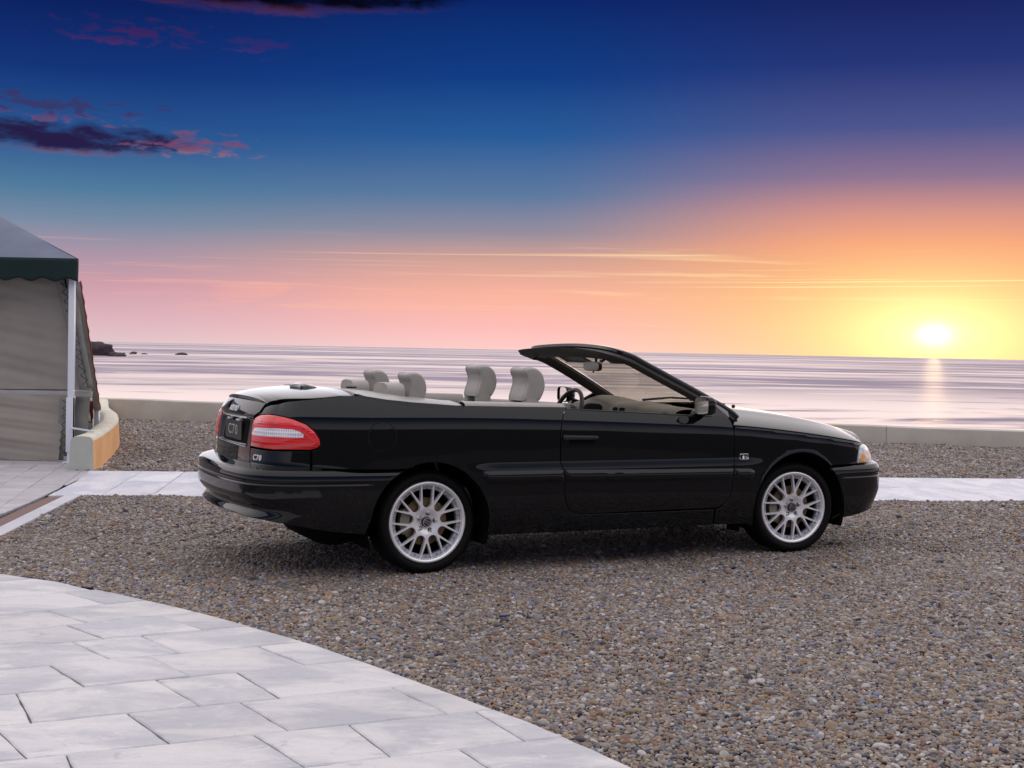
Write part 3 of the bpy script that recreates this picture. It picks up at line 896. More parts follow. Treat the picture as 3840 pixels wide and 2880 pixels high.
canvas('canvas_wall', lambda s, f: lerp(lerp((-9.3, Y1, 0.72), (-4.97, Y1, 0.73), s), lerp((-9.3, Y1 - 0.08, 0.01), (-5.02, Y1 - 0.08, 0.012), s), f), 60, 30, 0.024, M_CANVAS, 2.6)
b = MB(); b.box(L((-7.0, Y1 + 0.03, 0.752)), (4.62, 0.04, 0.06), 0, 0.004)
b.build('cross_rail', noisy('grey_rail', (0.36, 0.35, 0.36), (0.42, 0.41, 0.41), 5, 0.7), tent)
# hem strips with lacing
def strip(name, a, b, w0, mat, y, n=20):
    a, b = np.array(a, float), np.array(b, float)
    rows = []
    for k in range(n + 1):
        p = a * (1 - k / n) + b * k / n
        rows.append([L((p[0], y - 0.004, p[1])), L((p[0] + w0, y + 0.012, p[1]))])
    o_ = MB().grid(rows).build(name, mat, tent)
    o_.modifiers.new('thickness', 'SOLIDIFY').thickness = 0.005
    return o_
strip('hem', (-5.12, 2.2), (-4.80, 0.80), 0.085, M_HEM, Y1 - 0.05)
strip('hem', (-5.02, 0.72), (-5.07, 0.012), 0.085, M_HEM, Y1 - 0.03)
strip('hem', (-4.99, 2.1), (-4.73, 0.82), 0.075, M_HEM, Y1 - 0.03)
strip('hem', (-4.90, 0.72), (-4.95, 0.012), 0.16, M_HEM, Y1 + 0.12)
b = MB()
for (a, c, n) in (((-5.0, 1.98), (-4.735, 0.86), 11), ((-4.95, 0.68), (-5.0, 0.06), 7)):
    pts = []
    for k in range(n * 2 + 1):
        t = k / (2 * n)
        x = a[0] * (1 - t) + c[0] * t + (0.035 if k % 2 else -0.03); z = a[1] * (1 - t) + c[1] * t
        pts.append(L((x, Y1 - 0.065, z)))
    b.tube(pts, 0.0055, 6)
b.build('lacing', M_CORD, tent)
# dark back sheet inside
canvas('back_sheet', lambda s, f: lerp(lerp((-9.6, 16.9, 2.2), (-5.62, 16.9, 2.2), s), lerp((-9.6, 16.9, 0.0), (-5.62, 16.9, 0.0), s), f), 20, 12, 0.02, M_HEM, 0.3)
# splayed side: a leaning band of canvas with its leg, and the sheet behind it
M_BAR = noisy('grey_bar', (0.44, 0.43, 0.42), (0.52, 0.51, 0.50), 6, 0.7)
top, botm = (-4.806, 14.66, 1.985), (-5.376, 17.2, 0.486)
rows = []
for k in range(25):
    t_ = k / 24
    a, c = lerp((-4.832, 14.66, 1.99), (-5.414, 17.2, 0.44), t_), lerp((-4.783, 14.66, 1.99), (-5.338, 17.2, 0.44), t_)
    bow = 0.012 * math.sin(math.pi * t_)
    rows.append([L(a + np.array([0, 0.02, 0])), L(a + np.array([0.004, -0.006 + bow, 0])), L(c + np.array([-0.004, -0.006 + bow, 0])), L(c + np.array([0, 0.02, 0]))])
o_ = MB().grid(rows).build('side_band', M_BAR, tent, auto=40); o_.modifiers.new('thickness', 'SOLIDIFY').thickness = 0.008
b = MB(); b.box(L((-5.376, 17.21, 0.22)), (0.062, 0.05, 0.45), 0, 0.004); b.build('side_leg', M_POST, tent)
rows = []
for k in range(25):
    t_ = k / 24
    a = lerp((-4.93, 14.80, 2.02), (-5.02, 15.1, 0.76), t_)
    c = lerp((-4.835, 14.70, 1.99), (-5.40, 17.15, 0.60), t_)
    rows.append([L(lerp(a, c, q) + np.array([0, 0.012 * math.sin(t_ * 21 + q * 4), 0])) for q in np.linspace(0, 1, 9)])
MB().grid(rows).build('side_canvas', M_CANVAS, tent, auto=60)
M_PIPE = noisy('faded_red_cloth', (0.34, 0.10, 0.08), (0.46, 0.17, 0.12), 12, 0.8)
b = MB()
pts = [lerp(np.array((-4.776, 14.655, 2.0)), np.array((-5.326, 17.19, 0.46)), t) + np.array([0.006 * math.sin(t * 60), 0, 0]) for t in np.linspace(0, 1.0, 30)]
b.tube([L(p) for p in pts], 0.009, 6)
b.build('piping', M_PIPE, tent)
bm_ = MB(); bm_.box(L((-5.44, 17.16, 0.52)), (0.13, 0.05, 0.10), 0.3, 0.02); bm_.tube([L((-5.43, 17.13, 0.47)), L((-5.41, 17.12, 0.36)), L((-5.42, 17.12, 0.30))], [0.03, 0.018, 0.006], 8)
bm_.build('strap', noisy('dark_red_strap', (0.12, 0.012, 0.016), (0.18, 0.02, 0.022), 20, 0.8), tent)
# ------------------------------------------------------------------ car body surface
# car frame: x forward from the rear axle, y to the car's left, z up from the ground.
# the skin is a plan outline (s = metres along it from the tail, along the right
# flank to the nose) pushed inwards by a height profile; tops are height fields.
def cspline(xs, ys):
    """natural cubic spline, vectorised"""
    xs = np.array(xs, float); ys = np.array(ys, float); n = len(xs)
    h = np.diff(xs); A = np.zeros((n, n)); r = np.zeros(n); A[0, 0] = A[-1, -1] = 1
    for i in range(1, n - 1):
        A[i, i - 1] = h[i - 1]; A[i, i] = 2 * (h[i - 1] + h[i]); A[i, i + 1] = h[i]
        r[i] = 3 * ((ys[i + 1] - ys[i]) / h[i] - (ys[i] - ys[i - 1]) / h[i - 1])
    c = np.linalg.solve(A, r)
    b = (ys[1:] - ys[:-1]) / h - h * (2 * c[:-1] + c[1:]) / 3
    d = (c[1:] - c[:-1]) / (3 * h)
    def f(x):
        x = np.asarray(x, float)
        i = np.clip(np.searchsorted(xs, x) - 1, 0, n - 2); t = x - xs[i]
        tt = np.clip(t, 0, h[i])
        return np.where(t < 0, ys[i] + b[i] * t, np.where(t > h[i], ys[i] + b[i] * tt + c[i] * tt ** 2 + d[i] * tt ** 3 + (b[i] + 2 * c[i] * tt + 3 * d[i] * tt ** 2) * (t - tt),
                        ys[i] + b[i] * t + c[i] * t ** 2 + d[i] * t ** 3))
    return f
def sstep(x, a, b):
    t = np.clip((np.asarray(x, float) - a) / (b - a), 0, 1)
    return t * t * (3 - 2 * t)

_half = [(-1.120, 0.0), (-1.112, 0.25), (-1.085, 0.48), (-1.050, 0.62), (-0.985, 0.725), (-0.89, 0.79), (-0.74, 0.835), (-0.52, 0.866), (-0.25, 0.884), (0.1, 0.893), (0.6, 0.902),
         (1.1, 0.905), (1.6, 0.904), (2.1, 0.899), (2.5, 0.892), (2.8, 0.88), (3.05, 0.860), (3.24, 0.832), (3.385, 0.785), (3.475, 0.715), (3.53, 0.61), (3.57, 0.42), (3.592, 0.2), (3.60, 0.0)]
_pl = np.array([(x, -w) for x, w in _half[:0:-1]] + _half)          # continue past the tail for a smooth spline
_pl = np.array([(x, -w) for x, w in _half[6:0:-1]] + _half + [(x, -w) for x, w in _half[-2:-8:-1]])
_ch = np.concatenate([[0], np.cumsum(np.hypot(*np.diff(_pl, axis=0).T))])
_fx, _fw = cspline(_ch, _pl[:, 0]), cspline(_ch, _pl[:, 1])
_q = np.linspace(_ch[6], _ch[6 + len(_half) - 1], 6000)
_px, _pw = _fx(_q), _fw(_q)
_al = np.concatenate([[0], np.cumsum(np.hypot(np.diff(_px), np.diff(_pw)))])
S_LEN = _al[-1]
_tx, _tw = np.gradient(_px, _al), np.gradient(_pw, _al)
def plan(s):
    """point (x, w) and outward normal of the outline at s; mirrored beyond tail and nose"""
    s = np.asarray(s, float)
    sg = np.where(s < 0, -1.0, np.where(s > S_LEN, -1.0, 1.0))
    a = np.where(s < 0, -s, np.where(s > S_LEN, 2 * S_LEN - s, s))
    x, w = np.interp(a, _al, _px), np.interp(a, _al, _pw)
    tx, tw = np.interp(a, _al, _tx), np.interp(a, _al, _tw)
    l = np.hypot(tx, tw)
    return x, w * sg, -tw / l, tx / l * sg
def s_of_x(x):
    """s on the flank at car x"""
    i0, i1 = np.searchsorted(_al, 0.75), np.searchsorted(_al, S_LEN - 0.75)
    return np.interp(x, _px[i0:i1], _al[i0:i1])
_zc = cspline([-1.1, -0.63, -0.22, 0.1, 0.4, 0.85, 1.666, 2.05, 2.567, 2.973, 3.2, 3.6], [0.936, 0.941, 0.943, 0.942, 0.938, 0.926, 0.896, 0.877, 0.831, 0.781, 0.748, 0.69])
def crease(s):
    return _zc(plan(s)[0])
def profile(s, z):
    """inward offset of the painted skin"""
    s = np.asarray(s, float); z = np.asarray(z, float)
    x = plan(s)[0]
    zc = crease(s)
    q = z - zc
    o = 0.55 * np.clip(0.46 - z, 0, 1) ** 2 + 0.02 * np.clip(0.46 - z, 0, 1)
    m_ = sstep(x, 0.15, 0.45) * (1 - sstep(x, 2.15, 2.45))
    o = o + 0.006 * sstep(z, 0.61, 0.67) * m_
    t = np.clip((z - 0.62) / (zc - 0.62), 0, 1)
    o = o + 0.003 * t ** 3 + 0.0080 * t ** 13
    qq = np.clip(q, 0, 1)
    o = o + 0.42 * qq + 2.6 * qq ** 2
    # the tail above the bumper is set in, likewise the nose
    o = o + 0.105 * (1 - sstep(x, -1.02, -0.38)) * sstep(z, 0.50, 0.66)
    o = o + 0.050 * sstep(x, 2.95, 3.50) * sstep(z, 0.50, 0.62)
    o = o + 0.14 * np.clip(z - 0.66, 0, 1) * (1 - sstep(x, -1.0, -0.75))
    o = o + 0.35 * np.clip(z - 0.58, 0, 1) * sstep(x, 3.15, 3.5)
    # flared lips round the wheel openings
    for cx, cz in ((-0.01, 0.298), (2.66, 0.308)):
        d = np.hypot(x - cx, z - cz)
        o = o - (0.003 if cx > 1 else 0.0) * np.exp(-((d - 0.372) / 0.020) ** 2) * (z > 0.2)
    return o
def profile_rear_bumper(s, z):
    s = np.asarray(s, float); z = np.asarray(z, float); x = plan(s)[0]
    o = 0.5 * np.clip(0.44 - z, 0, 1) ** 2 + 18 * np.clip(z - 0.592, 0, 1) ** 2
    o = o + 0.0055 * np.exp(-((z - 0.553) / 0.0045) ** 2) * (1 - sstep(x, -0.42, -0.36))
    o = o + 0.018 * sstep(z, 0.50, 0.38) * (1 - sstep(x, -0.9, -0.6))
    o = o + 0.045 * np.exp(-((z - 0.405) / 0.035) ** 2) * (1 - sstep(np.abs(s), 0.55, 0.95))
    return o
def profile_front_bumper(s, z):
    s = np.asarray(s, float); z = np.asarray(z, float); x = plan(s)[0]
    o = 0.9 * np.clip(0.42 - z, 0, 1) ** 2 + 0.25 * np.clip(0.42 - z, 0, 1) * sstep(x, 3.2, 3.5) + 14 * np.clip(z - 0.55, 0, 1) ** 2
    o = o + 0.004 * np.exp(-((z - 0.512) / 0.0045) ** 2) * sstep(x, 3.0, 3.08)
    d = np.hypot(x - 2.66, z - 0.308)
    return o - 0.002 * np.exp(-((d - 0.372) / 0.018) ** 2)
def skin(s, z, prof=profile, off=0.0):
    s, z = np.broadcast_arrays(np.asarray(s, float), np.asarray(z, float))
    x, w, nx, nw = plan(s)
    o = prof(s, z) - off
    return np.stack([x - nx * o, -(w - nw * o), z], -1)
def skin_n(s, z, prof=profile):
    e = 1.5e-3
    du = skin(s + e, z, prof) - skin(s - e, z, prof); dv = skin(s, z + e, prof) - skin(s, z - e, prof)
    n = np.cross(du, dv); n /= np.linalg.norm(n, axis=-1, keepdims=True) + 1e-12
    return n
# ------------------------------------------------------------------ car materials
def paint_mat():
    mt = principled('black_paint', (0.0028, 0.0038, 0.0055), 0.03, 0.0, 0.05, 0.38)
    return mt
M_PAINT = paint_mat()
M_BLACK = principled('black_plastic', (0.010, 0.010, 0.011), 0.5)
M_VOID = principled('matt_black', (0.004, 0.004, 0.004), 0.9, spec=0.1)
M_GAP = principled('black_seal', (0.003, 0.003, 0.003), 0.6, spec=0.2)
M_TYRE = noisy('tyre_rubber', (0.003, 0.003, 0.0035), (0.006, 0.006, 0.006), 40, 0.65, spec=0.15)
M_ALLOY = principled('silver_alloy', (0.88, 0.88, 0.90), 0.32, 0.42)
M_ALLOY_LIP = principled('polished_lip', (0.94, 0.93, 0.95), 0.24, 0.55)
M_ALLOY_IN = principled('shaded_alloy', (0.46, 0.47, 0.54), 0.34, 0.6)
M_STEEL = principled('bright_nut', (0.70, 0.66, 0.58), 0.18, 1.0)
M_DISC = noisy('brake_iron', (0.22, 0.15, 0.085), (0.12, 0.085, 0.055), 25, 0.45, metal=0.7)
M_CHROME = principled('chrome', (0.80, 0.80, 0.82), 0.08, 1.0)
M_LETTER = principled('bright_letter', (0.86, 0.86, 0.86), 0.4, 0.0)
M_LEATHER = noisy('grey_leather', (0.40, 0.375, 0.35), (0.355, 0.335, 0.31), 9, 0.48, bump=0.12, bscale=120, dist=0.004)
M_TONNEAU = noisy('grey_hard_cover', (0.30, 0.29, 0.27), (0.27, 0.26, 0.245), 5, 0.32, spec=0.5)
M_TRIM = noisy('grey_vinyl', (0.36, 0.33, 0.31), (0.32, 0.295, 0.28), 8, 0.45)
M_DASH = noisy('taupe_dash', (0.115, 0.098, 0.085), (0.095, 0.082, 0.072), 6, 0.5, bump=0.1, bscale=150, dist=0.003)
M_HEADER = noisy('dark_lining', (0.050, 0.044, 0.036), (0.036, 0.034, 0.030), 10, 0.75)
M_WHEELRIM = principled('wheel_leather', (0.02, 0.02, 0.023), 0.4)
def glass_mat(name, tint, k):
    mt = bpy.data.materials.new(name); mt.use_nodes = True
    nt = mt.node_tree; nt.nodes.clear(); gg = G(nt)
    tr = gg.n('ShaderNodeBsdfTransparent'); tr.inputs[0].default_value = (*tint, 1)
    gl = gg.n('ShaderNodeBsdfGlossy'); gl.inputs['Roughness'].default_value = 0.02
    lw = gg.n('ShaderNodeFresnel'); lw.inputs[0].default_value = 1.45
    mx = gg.n('ShaderNodeMixShader'); out = gg.n('ShaderNodeOutputMaterial')
    gg.link(gg.m('MULTIPLY', lw.outputs[0], k), mx.inputs[0]); gg.link(tr.outputs[0], mx.inputs[1]); gg.link(gl.outputs[0], mx.inputs[2]); gg.link(mx.outputs[0], out.inputs[0])
    return mt
M_GLASS = glass_mat('windscreen_glass', (0.92, 0.90, 0.76), 0.5)
M_MIRROR = principled('mirror_glass', (0.75, 0.75, 0.75), 0.03, 1.0)
def lens_mat(name, c1, c2, ribs, rough=0.12):
    mt = bpy.data.materials.new(name); mt.use_nodes = True
    gg = G(mt.node_tree); b = mt.node_tree.nodes['Principled BSDF']
    t = gg.n('ShaderNodeTexCoord'); sp = gg.n('ShaderNodeSeparateXYZ'); gg.link(t.outputs['Object'], sp.inputs[0])
    w1 = gg.m('SINE', gg.m('MULTIPLY', sp.outputs[2], ribs)); w2 = gg.m('SINE', gg.m('MULTIPLY', gg.m('SUBTRACT', sp.outputs[0], sp.outputs[1]), ribs))
    nz = gg.noise(t.outputs['Object'], 9.0, 3, 0.5)
    f = gg.ss(gg.m('ADD', gg.m('MULTIPLY', gg.m('ADD', w1, w2), 0.16), nz), 0.30, 0.72)
    gg.link(gg.mix(f, (*c1, 1), (*c2, 1)), b.inputs['Base Color'])
    b.inputs['Roughness'].default_value = rough; b.inputs['Coat Weight'].default_value = 1.0; b.inputs['Coat Roughness'].default_value = 0.02
    bn = gg.n('ShaderNodeBump'); bn.inputs['Strength'].default_value = 0.12; bn.inputs['Distance'].default_value = 0.003
    gg.link(gg.m('ADD', w1, w2), bn.inputs['Height']); gg.link(bn.outputs[0], b.inputs['Normal'])
    return mt
M_RED = lens_mat('red_lens', (0.56, 0.002, 0.006), (0.84, 0.007, 0.012), 420)
M_CLEAR = lens_mat('clear_lens', (0.52, 0.50, 0.60), (0.92, 0.90, 0.92), 300)
M_AMBER = lens_mat('amber_lens', (0.70, 0.30, 0.04), (0.86, 0.44, 0.08), 380)
M_HEAD = lens_mat('headlight_lens', (0.50, 0.56, 0.60), (0.86, 0.88, 0.88), 150)

# ------------------------------------------------------------------ car assembly
car = empty('convertible_car', (-0.827, 8.566, 0.0), 0.4424)
tag(car, 'black two-door convertible parked with its roof down on the gravel', 'car')

def densify(loop, step):
    out = []
    n = len(loop)
    for i in range(n):
        a, b = np.array(loop[i], float), np.array(loop[(i + 1) % n], float)
        k = max(1, int(math.ceil(np.hypot(*(b - a)) / step)))
        out += [a + (b - a) * j / k for j in range(k)]
    return out

def rounded(loop, rad):
    """loop with rounded corners; rad = one radius or one for each corner"""
    n = len(loop); out = []
    for i in range(n):
        r = rad[i] if hasattr(rad, '__len__') else rad
        a, b, c = (np.array(loop[(i + k) % n], float) for k in (-1, 0, 1))
        if r <= 0: out.append(b); continue
        u = (a - b) / np.hypot(*(a - b)); v = (c - b) / np.hypot(*(c - b))
        r1 = min(r, 0.48 * np.hypot(*(a - b)), 0.48 * np.hypot(*(c - b)))
        p, q = b + u * r1, b + v * r1
        for t in np.linspace(0, 1, 7):
            out.append(p * (1 - t) ** 2 + 2 * b * t * (1 - t) + q * t * t)
    return out

def panel(name, loop, mat, parent, prof=profile, off=0.0, gap=0.0044, step=0.03, guides=(), flange=0.022, mirror=False, edge=0.0022, bulge=0.0, extra=None, fn=None, fnn=None):
    """a sheet of the skin bounded by loop (s, z), with a rolled edge"""
    loop = [tuple(p) for p in ccw(loop)]
    bl = densify(inset(loop, gap) if gap else loop, 0.012)
    B = np.array(bl)
    s0, z0 = B.min(0); s1, z1 = B.max(0)
    gx, gz = np.meshgrid(np.arange(s0, s1, step), np.arange(z0, z1, step))
    pts = np.column_stack([gx.ravel(), gz.ravel()])
    for gf in guides:
        pts = pts[np.abs(pts[:, 1] - gf(pts[:, 0])) > 0.0085]
    for gf in guides:
        ss = np.arange(s0, s1, 0.022)
        pts = np.vstack([pts, np.column_stack([ss, np.broadcast_to(gf(ss), ss.shape)])])
    pts = pts[inside(pts, bl)]
    if len(pts):
        d = np.min(np.hypot(pts[:, None, 0] - B[None, :, 0], pts[:, None, 1] - B[None, :, 1]), axis=1)
        pts = pts[d > (0.0045 if guides else step * 0.4)]
    nb = len(B)
    allp = np.vstack([B, pts]) if len(pts) else B
    # delaunay wants isotropic spacing
    vs, es, fs, *_ = delaunay_2d_cdt([Vector(p) for p in allp], [(i, (i + 1) % nb) for i in range(nb)], [], 0, 1e-7)
    V = np.array([tuple(v) for v in vs]); F = np.array([f for f in fs if len(f) == 3])
    cen = V[F].mean(axis=1)
    F = F[inside(cen, bl)]
    A = V[F]; ar = (A[:, 1, 0] - A[:, 0, 0]) * (A[:, 2, 1] - A[:, 0, 1]) - (A[:, 1, 1] - A[:, 0, 1]) * (A[:, 2, 0] - A[:, 0, 0])
    F = np.where((ar < 0)[:, None], F[:, ::-1], F)
    F = F[np.abs(ar) > 1e-9]
    po = off
    if bulge:
        d = np.min(np.hypot(V[:, None, 0] - B[None, :, 0], V[:, None, 1] - B[None, :, 1]), axis=1)
        po = off + bulge * np.sqrt(np.clip(d / 0.03, 0, 1))
    if fn is None:
        Pp = skin(V[:, 0], V[:, 1], prof); Nn = skin_n(V[:, 0], V[:, 1], prof)
    else:
        Pp = fn(V[:, 0], V[:, 1]); Nn = fnn(V[:, 0], V[:, 1])
    Pp = Pp + Nn * (po[:, None] if bulge else po)
    if flange:
        Pb, Nb = (skin(B[:, 0], B[:, 1], prof), skin_n(B[:, 0], B[:, 1], prof)) if fn is None else (fn(B[:, 0], B[:, 1]), fnn(B[:, 0], B[:, 1]))
        Pb = Pb + Nb * off
        tg = np.roll(Pb, -1, 0) - np.roll(Pb, 1, 0); tg /= np.linalg.norm(tg, axis=1, keepdims=True) + 1e-12
        ou = np.cross(tg, Nb); ou /= np.linalg.norm(ou, axis=1, keepdims=True) + 1e-12
        r = edge
        rows = [(Pb, Nb), (Pb + ou * r * 0.7 - Nb * r * 0.3, Nb * 0.7 + ou * 0.7), (Pb + ou * r - Nb * r, ou), (Pb + ou * r - Nb * flange, ou)]
        k0 = len(Pp); lst = [Pp]; nl = [Nn]; ff = [tuple(f) for f in F]
        for a, nn_ in rows: lst.append(a); nl.append(nn_)
        for q in range(3):
            a0 = k0 + q * nb
            for i in range(nb):
                j = (i + 1) % nb
                ff.append((a0 + j, a0 + i, a0 + nb + i, a0 + nb + j))
        Pp = np.vstack(lst); Nn = np.vstack(nl)
    else:
        ff = [tuple(f) for f in F]
    if extra is not None:
        ep, en, ef = extra
        k = len(Pp); Pp = np.vstack([Pp, ep]); Nn = np.vstack([Nn, en]); ff += [tuple(i + k for i in f) for f in ef]
    if bulge:                       # true normals where the sheet swells
        Nn = np.zeros_like(Pp); T3 = np.array([f for f in ff if len(f) == 3])
        fn3 = np.cross(Pp[T3[:, 1]] - Pp[T3[:, 0]], Pp[T3[:, 2]] - Pp[T3[:, 0]])
        for k in range(3): np.add.at(Nn, T3[:, k], fn3)
        if flange: Nn[len(Pp) - 4 * nb:] = np.vstack([r_[1] for r_ in rows]); 
    Nn = Nn / (np.linalg.norm(Nn, axis=1, keepdims=True) + 1e-12)
    if mirror:
        Pp = Pp * np.array([1, -1, 1]); Nn = Nn * np.array([1, -1, 1]); ff = [f[::-1] for f in ff]
    return mesh_obj(name, Pp, ff, mat, parent, True, Nn)

def both(name, loop, mat, parent, **kw):
    a = panel(name, loop, mat, parent, **kw)
    b = panel(name, loop, mat, parent, mirror=True, **kw)
    return a, b

def arch(cx, cz, r, a0, a1, n=40):
    """points of a wheel opening, as (s, z)"""
    out = []
    for t in np.linspace(R(a0), R(a1), n):
        x, z = cx + r * math.cos(t), cz + r * math.sin(t)
        out.append((float(s_of_x(x)), z))
    return out
def sx(x): return float(s_of_x(x))
cg = [lambda s, d=d: crease(s) + d for d in (-0.030, -0.018, -0.009, -0.003, 0.003, 0.012)]
kick = [lambda s, d=d: np.full_like(s, d) for d in (0.60, 0.62, 0.635, 0.65, 0.67)]

# shared seams
door_rear = [(2.644, 0.984), (2.618, 0.947), (2.600, 0.895), (2.594, 0.80), (2.594, 0.666), (2.614, 0.607), (2.627, 0.495), (2.630, 0.440), (2.645, 0.390), (2.672, 0.356), (2.715, 0.339), (2.80, 0.334)]
door_front = [(3.777, 0.345), (3.820, 0.374), (3.850, 0.415), (3.862, 0.46), (3.868, 0.537), (3.874, 0.612), (3.876, 0.725), (3.871, 0.837), (3.855, 0.905), (3.836, 0.958)]
door_top = [(3.57, 0.935), (3.3, 0.949), (3.01, 0.963), (2.80, 0.972)]
door_loop = door_rear + [(3.30, 0.336), (3.74, 0.337)] + door_front + [(3.70, 0.9295)] + door_top
doors = both('door', door_loop, M_PAINT, car, guides=cg + kick)
tonneau_edge = [(1.30, 1.062), (1.36, 1.042), (1.49, 1.021), (1.629, 1.007), (1.784, 0.997), (1.92, 0.990), (1.955, 0.992), (1.972, 1.004)]
trunk_edge = [(0.505, 0.945), (0.503, 0.962), (0.520, 0.980), (0.575, 0.993), (0.75, 1.004), (0.90, 1.018), (1.053, 1.033), (1.18, 1.049)]
tail_loop = [(0.431, 0.902), (0.470, 0.922), (0.53, 0.934), (0.64, 0.939), (0.758, 0.936), (0.86, 0.930), (0.935, 0.917), (1.010, 0.892), (1.060, 0.850), (1.088, 0.806), (1.094, 0.778), (1.075, 0.757), (1.035, 0.746), (0.763, 0.741), (0.45, 0.746), (0.432, 0.828), (0.424, 0.873)]
quarter = door_rear[::-1] + [(2.66, 0.993), (2.30, 1.000), (2.0, 1.005)] + tonneau_edge[::-1] + trunk_edge[::-1] + [(0.455, 0.932)] + tail_loop[2:11] + [(1.075, 0.752), (1.046, 0.742), (1.045, 0.640), (1.30, 0.636), (1.435, 0.633)]
ar = arch(-0.01, 0.298, 0.372, 115, -12)
quarter += ar + [(sx(0.37), 0.222), (3.735, 0.222), (3.735, 0.331), (3.30, 0.330)]
quarters = both('quarter_panel', quarter, M_PAINT, car, guides=cg + kick)
# corner panel below the tail light, carries the badge
corner = [(0.452, 0.738), (0.763, 0.734), (1.037, 0.739), (1.037, 0.640), (0.75, 0.640), (0.48, 0.640), (0.462, 0.69)]
corners = both('tail_panel', corner, M_PAINT, car)
tails = both('tail_light', tail_loop, M_RED, car, off=0.002, gap=0.004, bulge=0.010, step=0.02)
white = [(0.470, 0.842), (0.50, 0.857), (0.554, 0.861), (0.805, 0.865), (0.930, 0.864), (0.975, 0.852), (1.012, 0.831), (1.008, 0.815), (0.965, 0.811), (0.488, 0.807), (0.466, 0.815)]
for t_, mir in zip(tails, (False, True)):
    panel('reversing_lens', white, M_CLEAR, t_, off=0.0115, gap=0.0, bulge=0.003, step=0.02, mirror=mir, flange=0.006)
    # bright filaments seen through the red lens
# fuel flap
cf = [(1.446 + 0.082 * math.cos(t), 0.823 + 0.0805 * math.sin(t)) for t in np.linspace(0, 2 * math.pi, 48, endpoint=False)]
ring_o = [(1.446 + 0.0885 * math.cos(t), 0.823 + 0.087 * math.sin(t)) for t in np.linspace(0, 2 * math.pi, 48, endpoint=False)]
fuel = panel('fuel_flap', cf, M_PAINT, car, off=0.0022, gap=0, flange=0.004)
rgp, rgf = [], []
for i, (po_, pi_) in enumerate(zip(ring_o, cf)):
    for q in (po_, pi_):
        rgp.append(skin(np.array([q[0]]), np.array([q[1]]))[0] + skin_n(np.array([q[0]]), np.array([q[1]]))[0] * 0.0012)
nn_ = len(cf)
rgf = [(2 * i, 2 * ((i + 1) % nn_), 2 * ((i + 1) % nn_) + 1, 2 * i + 1) for i in range(nn_)]
mesh_obj('flap_seal', rgp, rgf, M_GAP, fuel)
# front wing
wing = [(3.884, 0.868)] + [(float(s), float(crease(s)) - 0.001) for s in np.linspace(3.95, 5.02, 24)] + [(5.03, 0.737), (4.985, 0.715), (4.962, 0.66), (4.950, 0.597)]
af = arch(2.66, 0.308, 0.380, 48.5, 197)
wing += [(4.72, 0.597)] + af + [(sx(2.235), 0.222), (3.742, 0.222), (3.742, 0.331), (3.780, 0.339)] + door_front[1:-2]
wings = both('front_wing', wing, M_PAINT, car, guides=kick)
# headlight, wrapping to the nose
head = [(4.958, 0.600), (4.968, 0.66), (4.990, 0.714), (5.035, 0.733), (5.12, 0.724), (5.24, 0.704), (5.40, 0.690), (5.50, 0.684), (5.51, 0.640), (5.50, 0.600), (5.20, 0.598)]
heads = both('headlight', head, M_HEAD, car, off=0.002, bulge=0.006, step=0.02)
amber = [(4.978, 0.608), (4.984, 0.640), (5.000, 0.658), (5.03, 0.664), (5.065, 0.652), (5.078, 0.626), (5.074, 0.608), (5.03, 0.605)]
for h_, mir in zip(heads, (False, True)):
    panel('turn_signal', amber, M_AMBER, h_, off=0.0095, gap=0, bulge=0.002, step=0.02, flange=0.006, mirror=mir)
# grille and nose
panel('grille', [(5.515, 0.605), (2 * S_LEN - 5.515, 0.605), (2 * S_LEN - 5.515, 0.690), (S_LEN, 0.705), (5.515, 0.690)], M_BLACK, car, off=-0.012)
for k in range(9):
    a = 5.60 + k * (2 * (S_LEN - 5.60)) / 8
    panel('grille_bar', [(a - 0.006, 0.612), (a + 0.006, 0.612), (a + 0.006, 0.688), (a - 0.006, 0.688)], M_CHROME, bpy.data.objects['grille'], off=0.0, gap=0)
# bumpers
def ledge(prof, ztop, zin, smax, mirrored_about=0.0, inward=0.0):
    """top of a bumper: runs from its upper edge in under the bodywork"""
    ss = np.linspace(-smax, smax, 120) if mirrored_about == 0 else np.linspace(S_LEN - smax, S_LEN + smax, 120)
    a = skin(ss, np.full_like(ss, ztop), prof)
    b = skin(ss, np.full_like(ss, zin)); b = b - skin_n(ss, np.full_like(ss, zin)) * 0.02
    rows = [a, a * 0.75 + b * 0.25, a * 0.4 + b * 0.6, b]
    rows[1][:, 2] = ztop + 0.008; rows[2][:, 2] = ztop + 0.017; rows[3][:, 2] = ztop + 0.024
    n = len(ss); ep = np.vstack(rows)
    en = np.vstack([np.column_stack([skin_n(ss, np.full_like(ss, ztop), prof)[:, :2] * 0.45, np.full(n, 0.9)]), *[np.column_stack([skin_n(ss, np.full_like(ss, ztop), prof)[:, :2] * 0.24, np.full(n, 0.97)])] * 3])
    ef = [(r * n + i, r * n + i + 1, (r + 1) * n + i + 1, (r + 1) * n + i) for r in range(3) for i in range(n - 1)]
    return ep, en, ef
rb_top = [(s, 0.629) for s in np.linspace(1.43, -1.43, 60)]
arb = arch(-0.01, 0.298, 0.372, 117, 172, 22)
rb_side = [tuple(q) for q in arb]
rb_bot = [(1.352, 0.262), (1.25, 0.272), (1.10, 0.293), (0.954, 0.320), (0.757, 0.350), (0.425, 0.366), (0, 0.362)]
half_r = rb_side + rb_bot
rb_loop = half_r + [(-s, z) for s, z in half_r[::-1][1:]] + [(s, 0.629) for s in np.linspace(-1.40, 1.40, 57)]
bg_ = [lambda s, d=d: np.full_like(s, d) for d in (0.36, 0.375, 0.39, 0.42, 0.44, 0.54, 0.5465, 0.550, 0.553, 0.556, 0.5595, 0.566, 0.60, 0.61, 0.62)]
